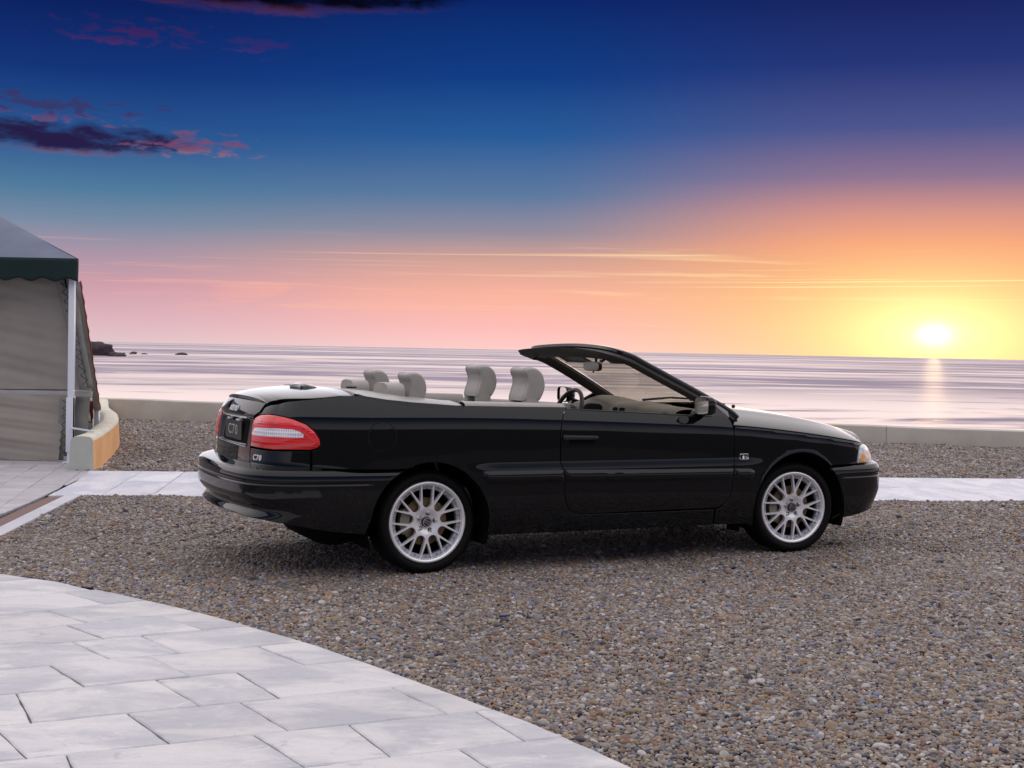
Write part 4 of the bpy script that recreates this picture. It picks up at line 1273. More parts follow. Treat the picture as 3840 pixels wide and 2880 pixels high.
rear_bumper = panel('rear_bumper', rb_loop, M_PAINT, car, prof=profile_rear_bumper, guides=bg_, gap=0.0, extra=ledge(profile_rear_bumper, 0.628, 0.645, 1.10))
afb = arch(2.66, 0.308, 0.380, 46.5, -8, 22)
half_f = [tuple(q) for q in afb] + [(4.74, 0.224), (4.90, 0.236), (4.98, 0.246), (5.10, 0.262), (5.35, 0.270), (S_LEN, 0.268)]
fb_loop = half_f + [(2 * S_LEN - s, z) for s, z in half_f[::-1][1:]] + [(s, 0.588) for s in np.linspace(2 * S_LEN - 4.715, 4.715, 57)]
front_bumper = panel('front_bumper', fb_loop, M_PAINT, car, prof=profile_front_bumper, guides=[lambda s, d=d: np.full_like(s, d) for d in (0.50, 0.508, 0.512, 0.516, 0.524, 0.555, 0.57, 0.58)], gap=0.0,
                     extra=ledge(profile_front_bumper, 0.587, 0.60, 1.05, 1))
# dark inner shell seen through the seams and openings
shell = [(0.0, 0.46), (0.7, 0.46), (1.25, 0.37)] + arch(-0.01, 0.298, 0.392, 170, -10, 30) + [(sx(0.40), 0.235), (sx(2.22), 0.235)] + arch(2.66, 0.308, 0.40, 190, -8, 30) + [(4.80, 0.25), (S_LEN, 0.28), (S_LEN, 0.66), (5.2, 0.70), (5.0, 0.72), (4.4, 0.81), (3.9, 0.86), (3.0, 0.93), (2.64, 0.94), (2.0, 0.955), (1.4, 0.985), (1.0, 1.0), (0.6, 0.95), (0, 0.93)]
sh = both('inner_shell', shell, M_VOID, car, off=-0.026, gap=0, flange=0, step=0.05)
for o_ in sh: o_.hide_render = False
b = MB()
b.box((1.35, 0, 0.235), (3.2, 1.12, 0.03)); b.box((1.33, 0, 0.235), (1.75, 1.58, 0.028)); b.box((-0.66, 0, 0.40), (0.5, 1.3, 0.02)); b.box((3.18, 0, 0.29), (0.3, 1.3, 0.02))
b.build('underbody', M_VOID, car, auto=30)
for cx, cz in ((-0.01, 0.298), (2.66, 0.308)):
    for sgn in (-1, 1):
        b = MB(); rows = []
        for t in np.linspace(R(-20), R(200), 40):
            r_ = 0.386
            rows.append([(cx + r_ * math.cos(t), sgn * 0.865, cz + r_ * math.sin(t)), (cx + r_ * math.cos(t), sgn * 0.54, cz + r_ * math.sin(t)), (cx, sgn * 0.535, cz)])
        b.grid(rows)
        b.build('wheel_liner', M_VOID, car)

# bonnet
es = np.linspace(3.86, 5.06, 60)
EP = skin(es, crease(es) + 0.005)
b_x, b_w, b_z = EP[:, 0], -EP[:, 1], EP[:, 2]
order = np.argsort(b_x); b_x, b_w, b_z = b_x[order], b_w[order], b_z[order]
hood_c = cspline([2.0, 2.25, 2.6, 3.0, 3.2, 3.35, 3.47], [1.005, 0.994, 0.967, 0.916, 0.877, 0.836, 0.782])
def hood_pt(u, v):
    xr = 2.40 - 0.29 * np.abs(u) ** 2.4
    xf = 3.47 - 0.205 * np.abs(u) ** 2.3
    x = xr + (xf - xr) * v
    we, ze = np.interp(x, b_x, b_w), np.interp(x, b_x, b_z)
    zc = hood_c(x)
    f = (np.clip(1 - (np.abs(u) * 0.985) ** 2.3, 0, 1)) ** 0.85
    f0 = (1 - 0.985 ** 2.3) ** 0.85
    z = ze + (zc - ze) * (f - f0) / (1 - f0)
    # two soft ridges running to the grille
    z = z + 0.006 * np.exp(-((np.abs(u) - 0.55 - 0.1 * v) / 0.10) ** 2)
    return np.stack([x, -we * u, z], -1)
def grid_surface(name, fn, us, vs, mat, parent, flip=False, rim=0.02, uclose=None):
    U, V = np.meshgrid(us, vs)
    P_ = fn(U, V); e = 1e-3
    du = fn(np.clip(U + e, -1, 1), V) - fn(np.clip(U - e, -1, 1), V); dv = fn(U, np.clip(V + e, 0, 1)) - fn(U, np.clip(V - e, 0, 1))
    N_ = np.cross(du, dv); N_ /= np.linalg.norm(N_, axis=-1, keepdims=True) + 1e-12
    if N_[N_.shape[0] // 2, N_.shape[1] // 2, 2] < 0: N_ = -N_
    nv, nu = U.shape
    vs_ = P_.reshape(-1, 3); ns_ = N_.reshape(-1, 3)
    fs_ = []
    for i in range(nv - 1):
        for j in range(nu - 1):
            a, b_, c, d = i * nu + j, i * nu + j + 1, (i + 1) * nu + j + 1, (i + 1) * nu + j
            fs_.append((a, b_, c, d))
    p = vs_[list(fs_[len(fs_) // 2])]
    if np.cross(p[1] - p[0], p[2] - p[0])[2] < 0: fs_ = [f[::-1] for f in fs_]
    if rim:
        loop = [j for j in range(nu)] + [i * nu + nu - 1 for i in range(1, nv)] + [(nv - 1) * nu + j for j in range(nu - 2, -1, -1)] + [i * nu for i in range(nv - 2, 0, -1)]
        Pb = vs_[loop]; Nb = ns_[loop]; c0 = vs_.mean(0)
        tg = np.roll(Pb, -1, 0) - np.roll(Pb, 1, 0); ou = np.cross(tg, Nb); ou /= np.linalg.norm(ou, axis=1, keepdims=True) + 1e-12
        sgn = np.sign(np.sum(ou[:, :2] * (Pb - c0)[:, :2])); ou = ou * sgn
        rows = [(Pb, Nb), (Pb + ou * 0.0018 - Nb * 0.0008, Nb * 0.7 + ou * 0.7), (Pb + ou * 0.0025 - Nb * 0.003, ou), (Pb + ou * 0.0025 - Nb * rim, ou)]
        k0 = len(vs_); nb = len(loop)
        vs_ = np.vstack([vs_] + [r_[0] for r_ in rows]); ns_ = np.vstack([ns_] + [r_[1] for r_ in rows])
        for q in range(3):
            for i in range(nb):
                j = (i + 1) % nb; a0 = k0 + q * nb
                f = (a0 + j, a0 + i, a0 + nb + i, a0 + nb + j)
                p = vs_[list(f)]; nrm = np.cross(p[1] - p[0], p[2] - p[0])
                fs_.append(f if np.dot(nrm, ou[i]) > 0 or np.linalg.norm(nrm) < 1e-12 else f[::-1])
    ns_ = ns_ / (np.linalg.norm(ns_, axis=1, keepdims=True) + 1e-12)
    return mesh_obj(name, vs_, fs_, mat, parent, True, ns_)
uu = np.sin(np.linspace(-1, 1, 81) * math.pi / 2)
bonnet = grid_surface('bonnet', hood_pt, uu, np.linspace(0, 1, 50), M_PAINT, car)
# black scuttle below the windscreen with wipers
rows = []
for u in np.linspace(-0.97, 0.97, 41):
    a = hood_pt(np.array(u), np.array(0.0))
    wz = 0.035 * (1 - u * u)
    rows.append([a + np.array([0.03, 0, -0.035]), a + np.array([-0.02, 0, -0.028]), a + np.array([-0.13, 0, -0.005])])
MB().grid(rows).build('scuttle', M_BLACK, car, auto=60)
for k, (y0, y1) in enumerate(((0.46, -0.10), (-0.06, -0.56))):
    b = MB()
    f = lambda y: (2.355 - 0.29 * abs(y / 0.78) ** 2.2 - 0.045, y, 1.004 - 0.02 * abs(y / 0.7) ** 2)
    b.tube([(*f(y0)[:2], 0.985), (f((y0 + y1) / 2)[0] - 0.02, (y0 + y1) / 2, 1.013), (f(y1)[0] - 0.05, y1, 1.015)], [0.009, 0.007, 0.005], 8)
    b.tube([(f(y1)[0] - 0.03, y1 - 0.16, 1.006), (f(y1)[0] - 0.055, y1, 1.018), (f(y1)[0] - 0.03, y1 + 0.26, 1.016)], 0.006, 8)
    b.build('wiper', M_BLACK, car)
for y in (-0.22, 0.22):
    b = MB(); b.lathe([(0.0, 0.016), (0.010, 0.014), (0.014, 0.004), (0.014, -0.004)], 16, 'Z', (2.56, y, float(hood_pt(np.array(abs(y) / 0.80), np.array(0.16))[2])))
    b.build('washer_jet', M_BLACK, car)

# boot lid: top and rear face
ts = np.array([p[0] for p in trunk_edge]); tz = np.array([p[1] for p in trunk_edge])
kx = np.linspace(0.55, 1.22, 50); kz = np.interp(kx, ts[3:].tolist() + [1.30], tz[3:].tolist() + [1.064])
kz[kx < 0.575] = np.interp(kx[kx < 0.575], ts[2:4], tz[2:4])
KP = skin(kx, kz)
k_x, k_w, k_z = KP[:, 0], -KP[:, 1], KP[:, 2]
boot_c = cspline([-1.03, -0.9, -0.73, -0.58, -0.40], [1.006, 1.037, 1.064, 1.077, 1.084])
rear_s = np.linspace(0, 0.5, 30)
RP = skin(rear_s, np.full_like(rear_s, 0.985))
def boot_pt(u, v):
    au = np.abs(u)
    sr = au * 0.515
    xr = np.interp(sr, rear_s, RP[:, 0]) + 0.004
    xr = np.where(au > 0.9, xr + 0.0 * au, xr)
    xf = -0.425 - 0.035 * au ** 3
    x = xr + (xf - xr) * v
    we, ze = np.interp(x, k_x, k_w) - 0.006, np.interp(x, k_x, k_z) + 0.001
    wr = np.interp(sr, rear_s, -RP[:, 1])
    w = wr * (1 - v) ** 4 + (we * au) * (1 - (1 - v) ** 4)
    un = np.clip(w / we, 0, 1)
    f = np.clip(1 - (un * 0.985) ** 2.6, 0, 1) ** 0.72; f0 = (1 - 0.985 ** 2.6) ** 0.72
    z = ze + (boot_c(x) - ze) * (f - f0) / (1 - f0)
    return np.stack([x, -w * np.sign(u), z], -1)
boot = grid_surface('boot_lid', boot_pt, uu, np.linspace(0, 1, 44) ** 1.2, M_PAINT, car, rim=0.02)
def prof_boot(s, z):
    a = np.abs(np.asarray(s, float))
    o = profile(a, z)
    rec = (1 - sstep(a, 0.30, 0.40)) * sstep(z, 0.735, 0.75) * (1 - sstep(z, 0.885, 0.905))
    return o + 0.030 * rec - 0.010 * sstep(z, 0.90, 0.93) + 0.05 * np.clip(0.70 - z, 0, 1)
ztop = lambda s: float(boot_pt(np.array(min(abs(s) / 0.515, 1.0)), np.array(0.0))[2]) - 0.002
rf = [(s, ztop(s)) for s in np.linspace(0.495, -0.495, 60)]
rl = [(-0.495, 0.95), (-0.44, 0.925), (-0.424, 0.90), (-0.420, 0.87), (-0.426, 0.82), (-0.444, 0.743), (-0.455, 0.69), (-0.472, 0.645)]
bl_ = rf + rl + [(0, 0.640)] + [(-s, z) for s, z in rl[::-1]]
face = panel('boot_face', bl_, M_PAINT, boot, prof=prof_boot, gap=0.002, step=0.022, guides=[lambda s, d=d: np.full_like(s, d) for d in (0.733, 0.742, 0.752, 0.883, 0.894, 0.905, 0.915, 0.925)], flange=0.02)
panel('boot_handle_strip', [(-0.30, 0.893), (0.30, 0.893), (0.30, 0.908), (-0.30, 0.908)], M_CHROME, boot, prof=prof_boot, off=0.004, gap=0, step=0.02)
# high brake light
b = MB()
rows = []
for t in np.linspace(-1, 1, 25):
    k = math.sqrt(max(0, 1 - abs(t) ** 4))
    zb = float(boot_c(-0.52)) - 0.003 - 0.006 * t * t
    rows.append([(-0.575 - 0.012 * k, 0.165 * t, zb - 0.004), (-0.573 - 0.010 * k, 0.165 * t, zb + 0.021 * k), (-0.555, 0.165 * t, zb + 0.030 * k), (-0.50, 0.165 * t, zb + 0.020 * k), (-0.455, 0.165 * t, zb - 0.004)])
b.grid(rows)
hb = b.build('high_brake_light', M_PAINT, car, auto=50)
b = MB(); b.box((-0.5875, 0, float(boot_c(-0.52)) + 0.007), (0.006, 0.24, 0.016), 0, 0.002)
b.build('brake_lens', M_CLEAR, hb)

# ------------------------------------------------------------------ lettering
def text_verts(body, size, depth, xs=1.0, res=3, shear=0.0, space=1.12):
    cu = bpy.data.curves.new('lettering', 'FONT')
    cu.body = body; cu.size = size; cu.extrude = depth; cu.resolution_u = res; cu.align_x = 'CENTER'; cu.align_y = 'CENTER'; cu.shear = shear; cu.space_character = space
    o_ = bpy.data.objects.new('lettering', cu); COL.objects.link(o_)
    dg = bpy.context.evaluated_depsgraph_get()
    me = o_.evaluated_get(dg).to_mesh()
    vs_ = np.array([tuple(v.co) for v in me.vertices]); fs_ = [tuple(p.vertices) for p in me.polygons]
    o_.evaluated_get(dg).to_mesh_clear()
    bpy.data.objects.remove(o_); bpy.data.curves.remove(cu)
    vs_[:, 0] *= xs
    return vs_, fs_
def skin_text(body, size, s_c, z_c, mat, parent, prof=profile, off=0.003, xs=1.0, name='lettering', depth=0.0025, bold=0.0):
    vs_, fs_ = text_verts(body, size, depth, xs)
    s = s_c + vs_[:, 0]; z = z_c + vs_[:, 1]
    P_ = skin(s, z, prof) + skin_n(s, z, prof) * (off + vs_[:, 2])[:, None]
    return mesh_obj(name, P_, fs_, mat, parent, smooth=False)
skin_text('VOLVO', 0.046, -0.005, 0.948, M_LETTER, boot, prof_boot, off=0.003, xs=1.25)
skin_text('C70', 0.046, 0.578, 0.686, M_LETTER, corners[0], profile, off=0.004, xs=1.35)
# number plate in its recess
def plate_fn(s, z): return skin(np.zeros_like(s), np.full_like(z, 0.82), prof_boot) + np.stack([-0.012 + 0 * s, -np.asarray(s), np.asarray(z) - 0.82], -1) * np.array([1, 1, 1])
def plate_n(s, z): return np.stack([-np.ones_like(s), 0 * s, 0 * s], -1)
plate = panel('number_plate', rounded([(-0.20, 0.765), (0.20, 0.765), (0.20, 0.873), (-0.20, 0.873)], 0.008), principled('plate_black', (0.010, 0.010, 0.011), 0.35), car, gap=0, fn=plate_fn, fnn=plate_n, flange=0.01, step=0.05)
vs_, fs_ = text_verts('C70', 0.088, 0.001, 1.5)
mesh_obj('lettering', plate_fn(vs_[:, 0], vs_[:, 1] + 0.819) + np.array([-0.003, 0, 0]), fs_, M_LETTER, plate, smooth=False)
# plate lamps and lock
for y in (-0.11, 0.11):
    b = MB(); b.box((float(skin(0.0, 0.88, prof_boot)[0]) - 0.012, y, 0.884), (0.03, 0.06, 0.012), 0, 0.003); b.build('plate_lamp', M_CLEAR, boot)
# wing badge
bd = panel('wing_badge', rounded([(3.921, 0.652), (3.985, 0.652), (3.985, 0.686), (3.921, 0.686)], 0.004), M_CHROME, wings[0], off=0.003, gap=0, step=0.03, flange=0.004)
for a, c in ((3.924, 3.938), (3.955, 3.963), (3.970, 3.976)):
    panel('badge_mark', [(a, 0.655), (c, 0.655), (c, 0.683), (a, 0.683)], M_VOID, bd, off=0.0045, gap=0, step=0.03, flange=0.001)
# ------------------------------------------------------------------ door furniture
for d_, mir in zip(doors, (False, True)):
    hd = panel('door_handle', rounded([(2.612, 0.796), (2.80, 0.795), (2.845, 0.797), (2.850, 0.805), (2.845, 0.815), (2.61, 0.822), (2.606, 0.81)], 0.006), M_BLACK, d_, off=0.014, gap=0, bulge=0.009, step=0.012, flange=0.012, mirror=mir)
    panel('handle_cup', rounded([(2.66, 0.766), (2.82, 0.766), (2.84, 0.792), (2.65, 0.792)], 0.02), M_VOID, d_, off=0.0015, gap=0, step=0.02, flange=0.001, mirror=mir)
def moulding(loop, parent, mir):
    return panel('side_moulding', loop, M_PAINT, parent, off=0.004, gap=0.0, bulge=0.013, step=0.013, flange=0.014, mirror=mir)
for k, mir in enumerate((False, True)):
    moulding(rounded([(2.078, 0.612), (2.612, 0.610), (2.626, 0.5345), (2.11, 0.536), (2.080, 0.575)], [0.02, 0, 0, 0.02, 0.03]), quarters[k], mir)
    moulding([(2.621, 0.609), (3.868, 0.592), (3.862, 0.522), (2.635, 0.534)], doors[k], mir)
    moulding(rounded([(3.880, 0.591), (4.01, 0.588), (4.045, 0.565), (4.01, 0.517), (3.873, 0.5215)], [0, 0.02, 0.03, 0.02, 0]), wings[k], mir)
# ------------------------------------------------------------------ windscreen frame
def sweep(path, sect, name, mat, parent, up=None, auto=50):
    """sect(i, t) -> list of (a, b) offsets along frame axes A, Bn at path point i"""
    path = np.array(path, float); rows = []
    for i, p in enumerate(path):
        A_, B_ = up(i, p)
        rows.append([p + A_ * a + B_ * b for a, b in sect(i)])
    m_ = MB().grid(rows, close_v=True)
    n = len(rows[0]); k = (len(rows) - 1) * n
    m_.f.append(tuple(range(n))); m_.f.append(tuple(k + j for j in reversed(range(n))))
    return m_.build(name, mat, parent, auto=auto)
half_path = [(2.215, 0.756, 0.915), (2.165, 0.745, 0.955), (2.06, 0.722, 1.015), (1.90, 0.690, 1.098), (1.72, 0.655, 1.188), (1.575, 0.638, 1.258), (1.47, 0.636, 1.306), (1.395, 0.628, 1.328), (1.375, 0.54, 1.346), (1.395, 0.30, 1.360), (1.41, 0.0, 1.366)]
pth3 = spline([(x, -w, z) for x, w, z in half_path] + [(x, w, z) for x, w, z in half_path[-2::-1]], 5)
TN = np.gradient(pth3, axis=0); TN /= np.linalg.norm(TN, axis=1, keepdims=True)
SN = np.array([0.50, 0, 0.866])                     # normal of the screen
def axes(i, p):
    c = np.array([1.80, 0, 1.16])
    a = np.cross(TN[i], SN); a /= np.linalg.norm(a)
    if np.dot(a, c - p) < 0: a = -a
    b_ = np.cross(a, TN[i]); b_ /= np.linalg.norm(b_)
    if np.dot(b_, SN) < 0: b_ = -b_
    return a, b_
def head_f(i):                                       # 0 on the pillars, 1 on the header
    return float(sstep(0.645 - abs(pth3[i][1]), 0.0, 0.05)) * float(sstep(pth3[i][2], 1.29, 1.33))
def sec_out(i):
    h = head_f(i)
    return [(-0.024 - 0.01 * h, -0.012), (-0.026 - 0.012 * h, 0.008), (-0.016, 0.020), (0.012, 0.022), (0.034, 0.016), (0.034, 0.006), (0.0, -0.004), (-0.018, -0.012)]
def sec_in(i):
    h = head_f(i)
    return [(-0.020 - 0.064 * h, -0.014 - 0.040 * h), (0.0, -0.004), (0.040, 0.006), (0.052 + 0.01 * h, -0.004), (0.046, -0.034 - 0.006 * h), (0.020, -0.056 - 0.010 * h), (-0.012 - 0.074 * h, -0.052 - 0.030 * h), (-0.026 - 0.088 * h, -0.034 - 0.034 * h)]
frame = sweep(pth3, sec_out, 'windscreen_frame', M_PAINT, car, axes)
sweep(pth3, sec_in, 'frame_lining', M_HEADER, frame, axes)
# glass, a patch bounded by the inside of the frame
def ws_pt(u, v):
    au = np.abs(u)
    bx = 2.185 + 0.20 * (1 - au ** 2.2); bw = 0.715; bz = 0.955 + 0.022 * (1 - au ** 2)
    tx = 1.470 + 0.035 * (1 - au ** 2.2); tw = 0.585; tz = 1.318 + 0.022 * (1 - au ** 2)
    bul = 0.018 * np.sin(np.pi * v)
    return np.stack([bx + (tx - bx) * v + bul, -(bw + (tw - bw) * v) * u, bz + (tz - bz) * v + bul], -1)
gv = np.linspace(0, 1, 16)
grid_surface('windscreen', ws_pt, np.linspace(-1, 1, 31), gv, M_GLASS, frame, rim=0)
# latches and visors
for y in (-0.50, 0.50):
    b = MB(); b.box((1.375, y, 1.302), (0.07, 0.07, 0.035), 0, 0.01); b.tube([(1.35, y, 1.29), (1.325, y, 1.275), (1.31, y, 1.28)], 0.008, 8)
    b.build('roof_latch', M_BLACK, frame)
    b = MB()
    rows = []
    for t in np.linspace(-1, 1, 13):
        k = math.sqrt(max(0, 1 - abs(t) ** 8))
        yy = math.copysign(0.33, y) + 0.19 * t
        rows.append([(1.49 - 0.012 * k, yy, 1.312), (1.50, yy, 1.322), (1.60, yy, 1.272 + 0.004 * k), (1.605, yy, 1.262), (1.595, yy, 1.258)])
    b.grid(rows); o_ = b.build('sun_visor', M_DASH, frame, auto=40); o_.modifiers.new('thickness', 'SOLIDIFY').thickness = 0.012
b = MB(); b.box((1.50, 0, 1.318), (0.10, 0.20, 0.03), 0, 0.01); b.build('lamp_console', M_TRIM, frame)
b = MB(); b.tube([(1.535, 0.0, 1.315), (1.560, 0, 1.290), (1.556, 0, 1.255)], [0.012, 0.010, 0.009], 10)
stem = b.build('interior_mirror', M_BLACK, frame)
b = MB()
rows = []
for (k, x) in ((0.0, 0.020), (0.80, 0.018), (1.0, 0.006), (1.0, -0.012), (0.94, -0.016)):
    rows.append([(1.535 + x, 0.118 * k * math.copysign(abs(math.cos(t)) ** 0.45, math.cos(t)), 1.236 + 0.033 * k * math.copysign(abs(math.sin(t)) ** 0.6, math.sin(t))) for t in np.linspace(0, 2 * math.pi, 40, endpoint=False)])
b.grid(rows, close_v=True); b.tube([(1.54, 0, 1.205), (1.538, 0, 1.192)], 0.006, 6)
b.build('mirror_housing', M_BLACK, stem, auto=60)
b = MB()
rows = [[(1.535 - 0.0165, 0.111 * k * math.copysign(abs(math.cos(t)) ** 0.45, math.cos(t)), 1.236 + 0.030 * k * math.copysign(abs(math.sin(t)) ** 0.6, math.sin(t))) for t in np.linspace(0, 2 * math.pi, 40, endpoint=False)] for k in (1.0, 0.01)]
b.grid(rows, close_v=True); b.build('mirror_glass', M_MIRROR, stem)
# ------------------------------------------------------------------ door mirrors
for sgn in (-1, 1):
    b = MB(); rows = []
    lat = 0.155 if sgn < 0 else 0.185
    cx, cy, cz = 1.835, 0.90 + lat / 2 - 0.02, 1.006
    for k, x in ((0.05, 0.062), (0.55, 0.056), (0.82, 0.040), (0.97, 0.012), (1.0, -0.02), (0.97, -0.028), (0.93, -0.028)):
        rows.append([(cx + x, sgn * (cy + 0.5 * lat * k * math.copysign(abs(math.cos(t)) ** 0.5, math.cos(t))), cz + (0.061 * k) * math.copysign(abs(math.sin(t)) ** 0.55, math.sin(t))) for t in np.linspace(0, 2 * math.pi, 44, endpoint=False)])
    b.grid(rows, close_v=True)
    b.tube([(cx + 0.01, sgn * 0.83, 0.935), (cx + 0.012, sgn * 0.88, 0.955), (cx + 0.012, sgn * 0.93, 0.975)], [0.042, 0.034, 0.03], 12)
    dm = b.build('door_mirror', M_PAINT, car, auto=60)
    b = MB()
    rows = [[(cx - 0.027 + 0.010 * k * math.copysign(abs(math.cos(t)) ** 0.5, math.cos(t)), sgn * (cy + 0.46 * lat * k * math.copysign(abs(math.cos(t)) ** 0.5, math.cos(t))), cz + (0.054 * k) * math.copysign(abs(math.sin(t)) ** 0.55, math.sin(t))) for t in np.linspace(0, 2 * math.pi, 44, endpoint=False)] for k in (1.0, 0.01)]
    b.grid(rows, close_v=True); b.build('mirror_glass', M_MIRROR, dm)
    # black sail panel joining pillar, door and mirror
    b = MB()
    b.add([(2.13, sgn * 0.765, 0.955), (1.98, sgn * 0.745, 1.035), (1.83, sgn * 0.80, 0.94), (1.83, sgn * 0.84, 0.93), (2.10, sgn * 0.83, 0.915)], [(0, 1, 2, 3, 4)])
    o_ = b.build('sail_panel', M_PAINT, car, smooth=False); o_.modifiers.new('thickness', 'SOLIDIFY').thickness = 0.012

# ------------------------------------------------------------------ belt line: door seal, trim caps, hard cover over the folded roof
for sgn, mir in ((-1, False), (1, True)):
    ss = np.linspace(2.655, 3.80, 50)
    zt = np.interp(ss, [2.644, 2.80, 3.01, 3.3, 3.57, 3.84], [0.980, 0.972, 0.963, 0.949, 0.935, 0.926])
    P_ = skin(ss, zt); N_ = skin_n(ss, zt)
    if mir: P_ = P_ * np.array([1, -1, 1])
    inn = np.array([0, -sgn, 0])
    rows = [[p + inn * 0.002 + (0, 0, -0.012), p + inn * 0.004 + (0, 0, 0.004), p + inn * 0.016 + (0, 0, 0.007), p + inn * 0.028 + (0, 0, 0.002), p + inn * 0.032 + (0, 0, -0.02)] for p in P_]
    MB().grid(rows).build('window_seal', M_BLACK, doors[0 if sgn < 0 else 1], auto=60)
    rows = [[p + inn * 0.040 + (0, 0, -0.03), p + inn * 0.042 + (0, 0, 0.000), p + inn * 0.06 + (0, 0, 0.006), p + inn * 0.085 + (0, 0, -0.004), p + inn * 0.098 + (0, 0, -0.05), p + inn * 0.11 + (0, 0, -0.5)] for p in P_]
    MB().grid(rows).build('door_lining', M_TRIM, doors[0 if sgn < 0 else 1], auto=60)
    # trim cap above the rear quarter
    ss = np.linspace(1.975, 2.648, 40)
    zt = np.interp(ss, [1.955, 2.0, 2.30, 2.66], [1.003, 1.004, 0.999, 0.991])
    P_ = skin(ss, zt)
    if mir: P_ = P_ * np.array([1, -1, 1])
    rows = [[p + inn * 0.001 + (0, 0, -0.004), p + inn * 0.006 + (0, 0, 0.006), p + inn * 0.035 + (0, 0, 0.018), p + inn * 0.07 + (0, 0, 0.022), p + inn * 0.095 + (0, 0, 0.012), p + inn * 0.11 + (0, 0, -0.03), p + inn * 0.115 + (0, 0, -0.16)] for p in P_]
    MB().grid(rows).build('quarter_cap', M_TRIM, quarters[0 if sgn < 0 else 1], auto=60)
# hard cover: one sheet from the boot to the rear seats with an arm along each side
te = np.array(tonneau_edge[:7]); cs = np.linspace(1.20, 1.955, 60); cz_ = np.interp(cs, [1.10, 1.18] + te[:, 0].tolist(), [1.038, 1.049] + te[:, 1].tolist())
CP = skin(cs, cz_ + 0.004)
c_x, c_w, c_z = CP[:, 0], -CP[:, 1], CP[:, 2]
def cover_pt(u, v, v1=1.0, x_end=0.19):
    au = np.abs(u)
    xr = -0.418 - 0.035 * au ** 3
    x = xr + (x_end - xr) * v
    we, ze = np.interp(x, c_x, c_w) - 0.004, np.interp(x, c_x, c_z)
    lift = np.interp(x, [-0.45, -0.2, 0.0, 0.19], [0.018, 0.034, 0.032, 0.020])
    f = np.clip(1 - (au * 0.99) ** 7, 0, 1) ** 0.55
    z = ze + lift * f + 0.030 * (1 - au ** 2) * np.interp(x, [-0.45, 0.19], [0.28, 0.8])
    return np.stack([x, -we * u, z], -1)
arm = np.linspace(0.745, 1.0, 14)
b = MB()
bulk = cover_pt(*np.meshgrid(uu, np.linspace(0, 0.50, 20)))
b.grid(bulk)
b.grid(cover_pt(*np.meshgrid(arm, np.linspace(0.50, 1.0, 20)))); b.grid(cover_pt(*np.meshgrid(-arm, np.linspace(0.50, 1.0, 20))))
row = bulk[0]; b.grid([row, row + np.array([-0.004, 0, -0.005]), row + np.array([-0.005, 0, -0.03])])
for row in (bulk[-1],):                      # front edge rolls down
    b.grid([row, row + np.array([0.012, 0, -0.006]), row + np.array([0.016, 0, -0.03]), row + np.array([0.016, 0, -0.30])])
for sg in (1, -1):
    q = cover_pt(np.full(20, arm[0] * sg), np.linspace(0.50, 1.0, 20)); b.grid([q, q + np.array([0, 0.01 * sg, -0.006]), q + np.array([0, 0.014 * sg, -0.30])])
    q = cover_pt(arm * sg, np.ones(14)); b.grid([q, q + np.array([0.01, 0, -0.008]), q + np.array([0.012, 0, -0.05])])
bm_ = b.build('roof_cover', M_TONNEAU, car, auto=50)
# painted edge strip of the cover
for sgn in (-1, 1):
    q = cover_pt(np.full(50, -sgn * 1.0), np.linspace(0.02, 1.0, 50))
    rows = [q + np.array([0, sgn * 0.004, 0.004]), q + np.array([0, sgn * 0.010, -0.010]), q + np.array([0, sgn * 0.012, -0.018])]
    MB().grid(rows).build('cover_edge', M_PAINT, bm_, auto=60)
b = MB(); b.box((-0.36, -0.42, 1.094), (0.06, 0.03, 0.012), 0, 0.004); b.build('cover_catch', M_BLACK, bm_)

# ------------------------------------------------------------------ cabin
b = MB(); b.box((1.0, 0, 0.30), (2.3, 1.45, 0.03)); b.box((-0.10, 0, 0.62), (0.04, 1.4, 0.7)); b.box((2.1, 0, 0.6), (0.04, 1.4, 0.6))
b.build('cabin_floor', M_VOID, car)
def dash_pt(u, v):
    y = 0.715 * u
    bx = cspline([0, 0.18, 0.36, 0.5, 0.62, 0.75, 1.0], [2.20, 2.05, 1.90, 1.80, 1.755, 1.745, 1.80])(v)
    bz = cspline([0, 0.18, 0.36, 0.5, 0.62, 0.75, 1.0], [0.952, 0.972, 0.982, 0.972, 0.935, 0.84, 0.55])(v)
    bin_ = np.exp(-((y - 0.37) / 0.20) ** 4)                       # instrument hood before the driver
    top = np.clip(1 - np.abs(v - 0.40) / 0.30, 0, 1) ** 0.7
    mid_ = np.exp(-((y + 0.06) / 0.16) ** 4)
    z = bz + 0.046 * bin_ * top + 0.016 * mid_ * top - 0.012 * u ** 2
    x = bx + 0.055 * np.abs(u) ** 2 * (v < 2) * -1 * np.clip(1 - v * 1.5, 0, 1) - 0.02 * bin_ * np.clip(v - 0.3, 0, 1) * (v < 0.7) - 0.015 * mid_ * sstep(v, 0.4, 0.6)
    return np.stack([x, y, z], -1)
dash = grid_surface('dashboard', lambda u, v: dash_pt(u, v), np.linspace(-1, 1, 61), np.linspace(0, 1, 40), M_DASH, car, rim=0)
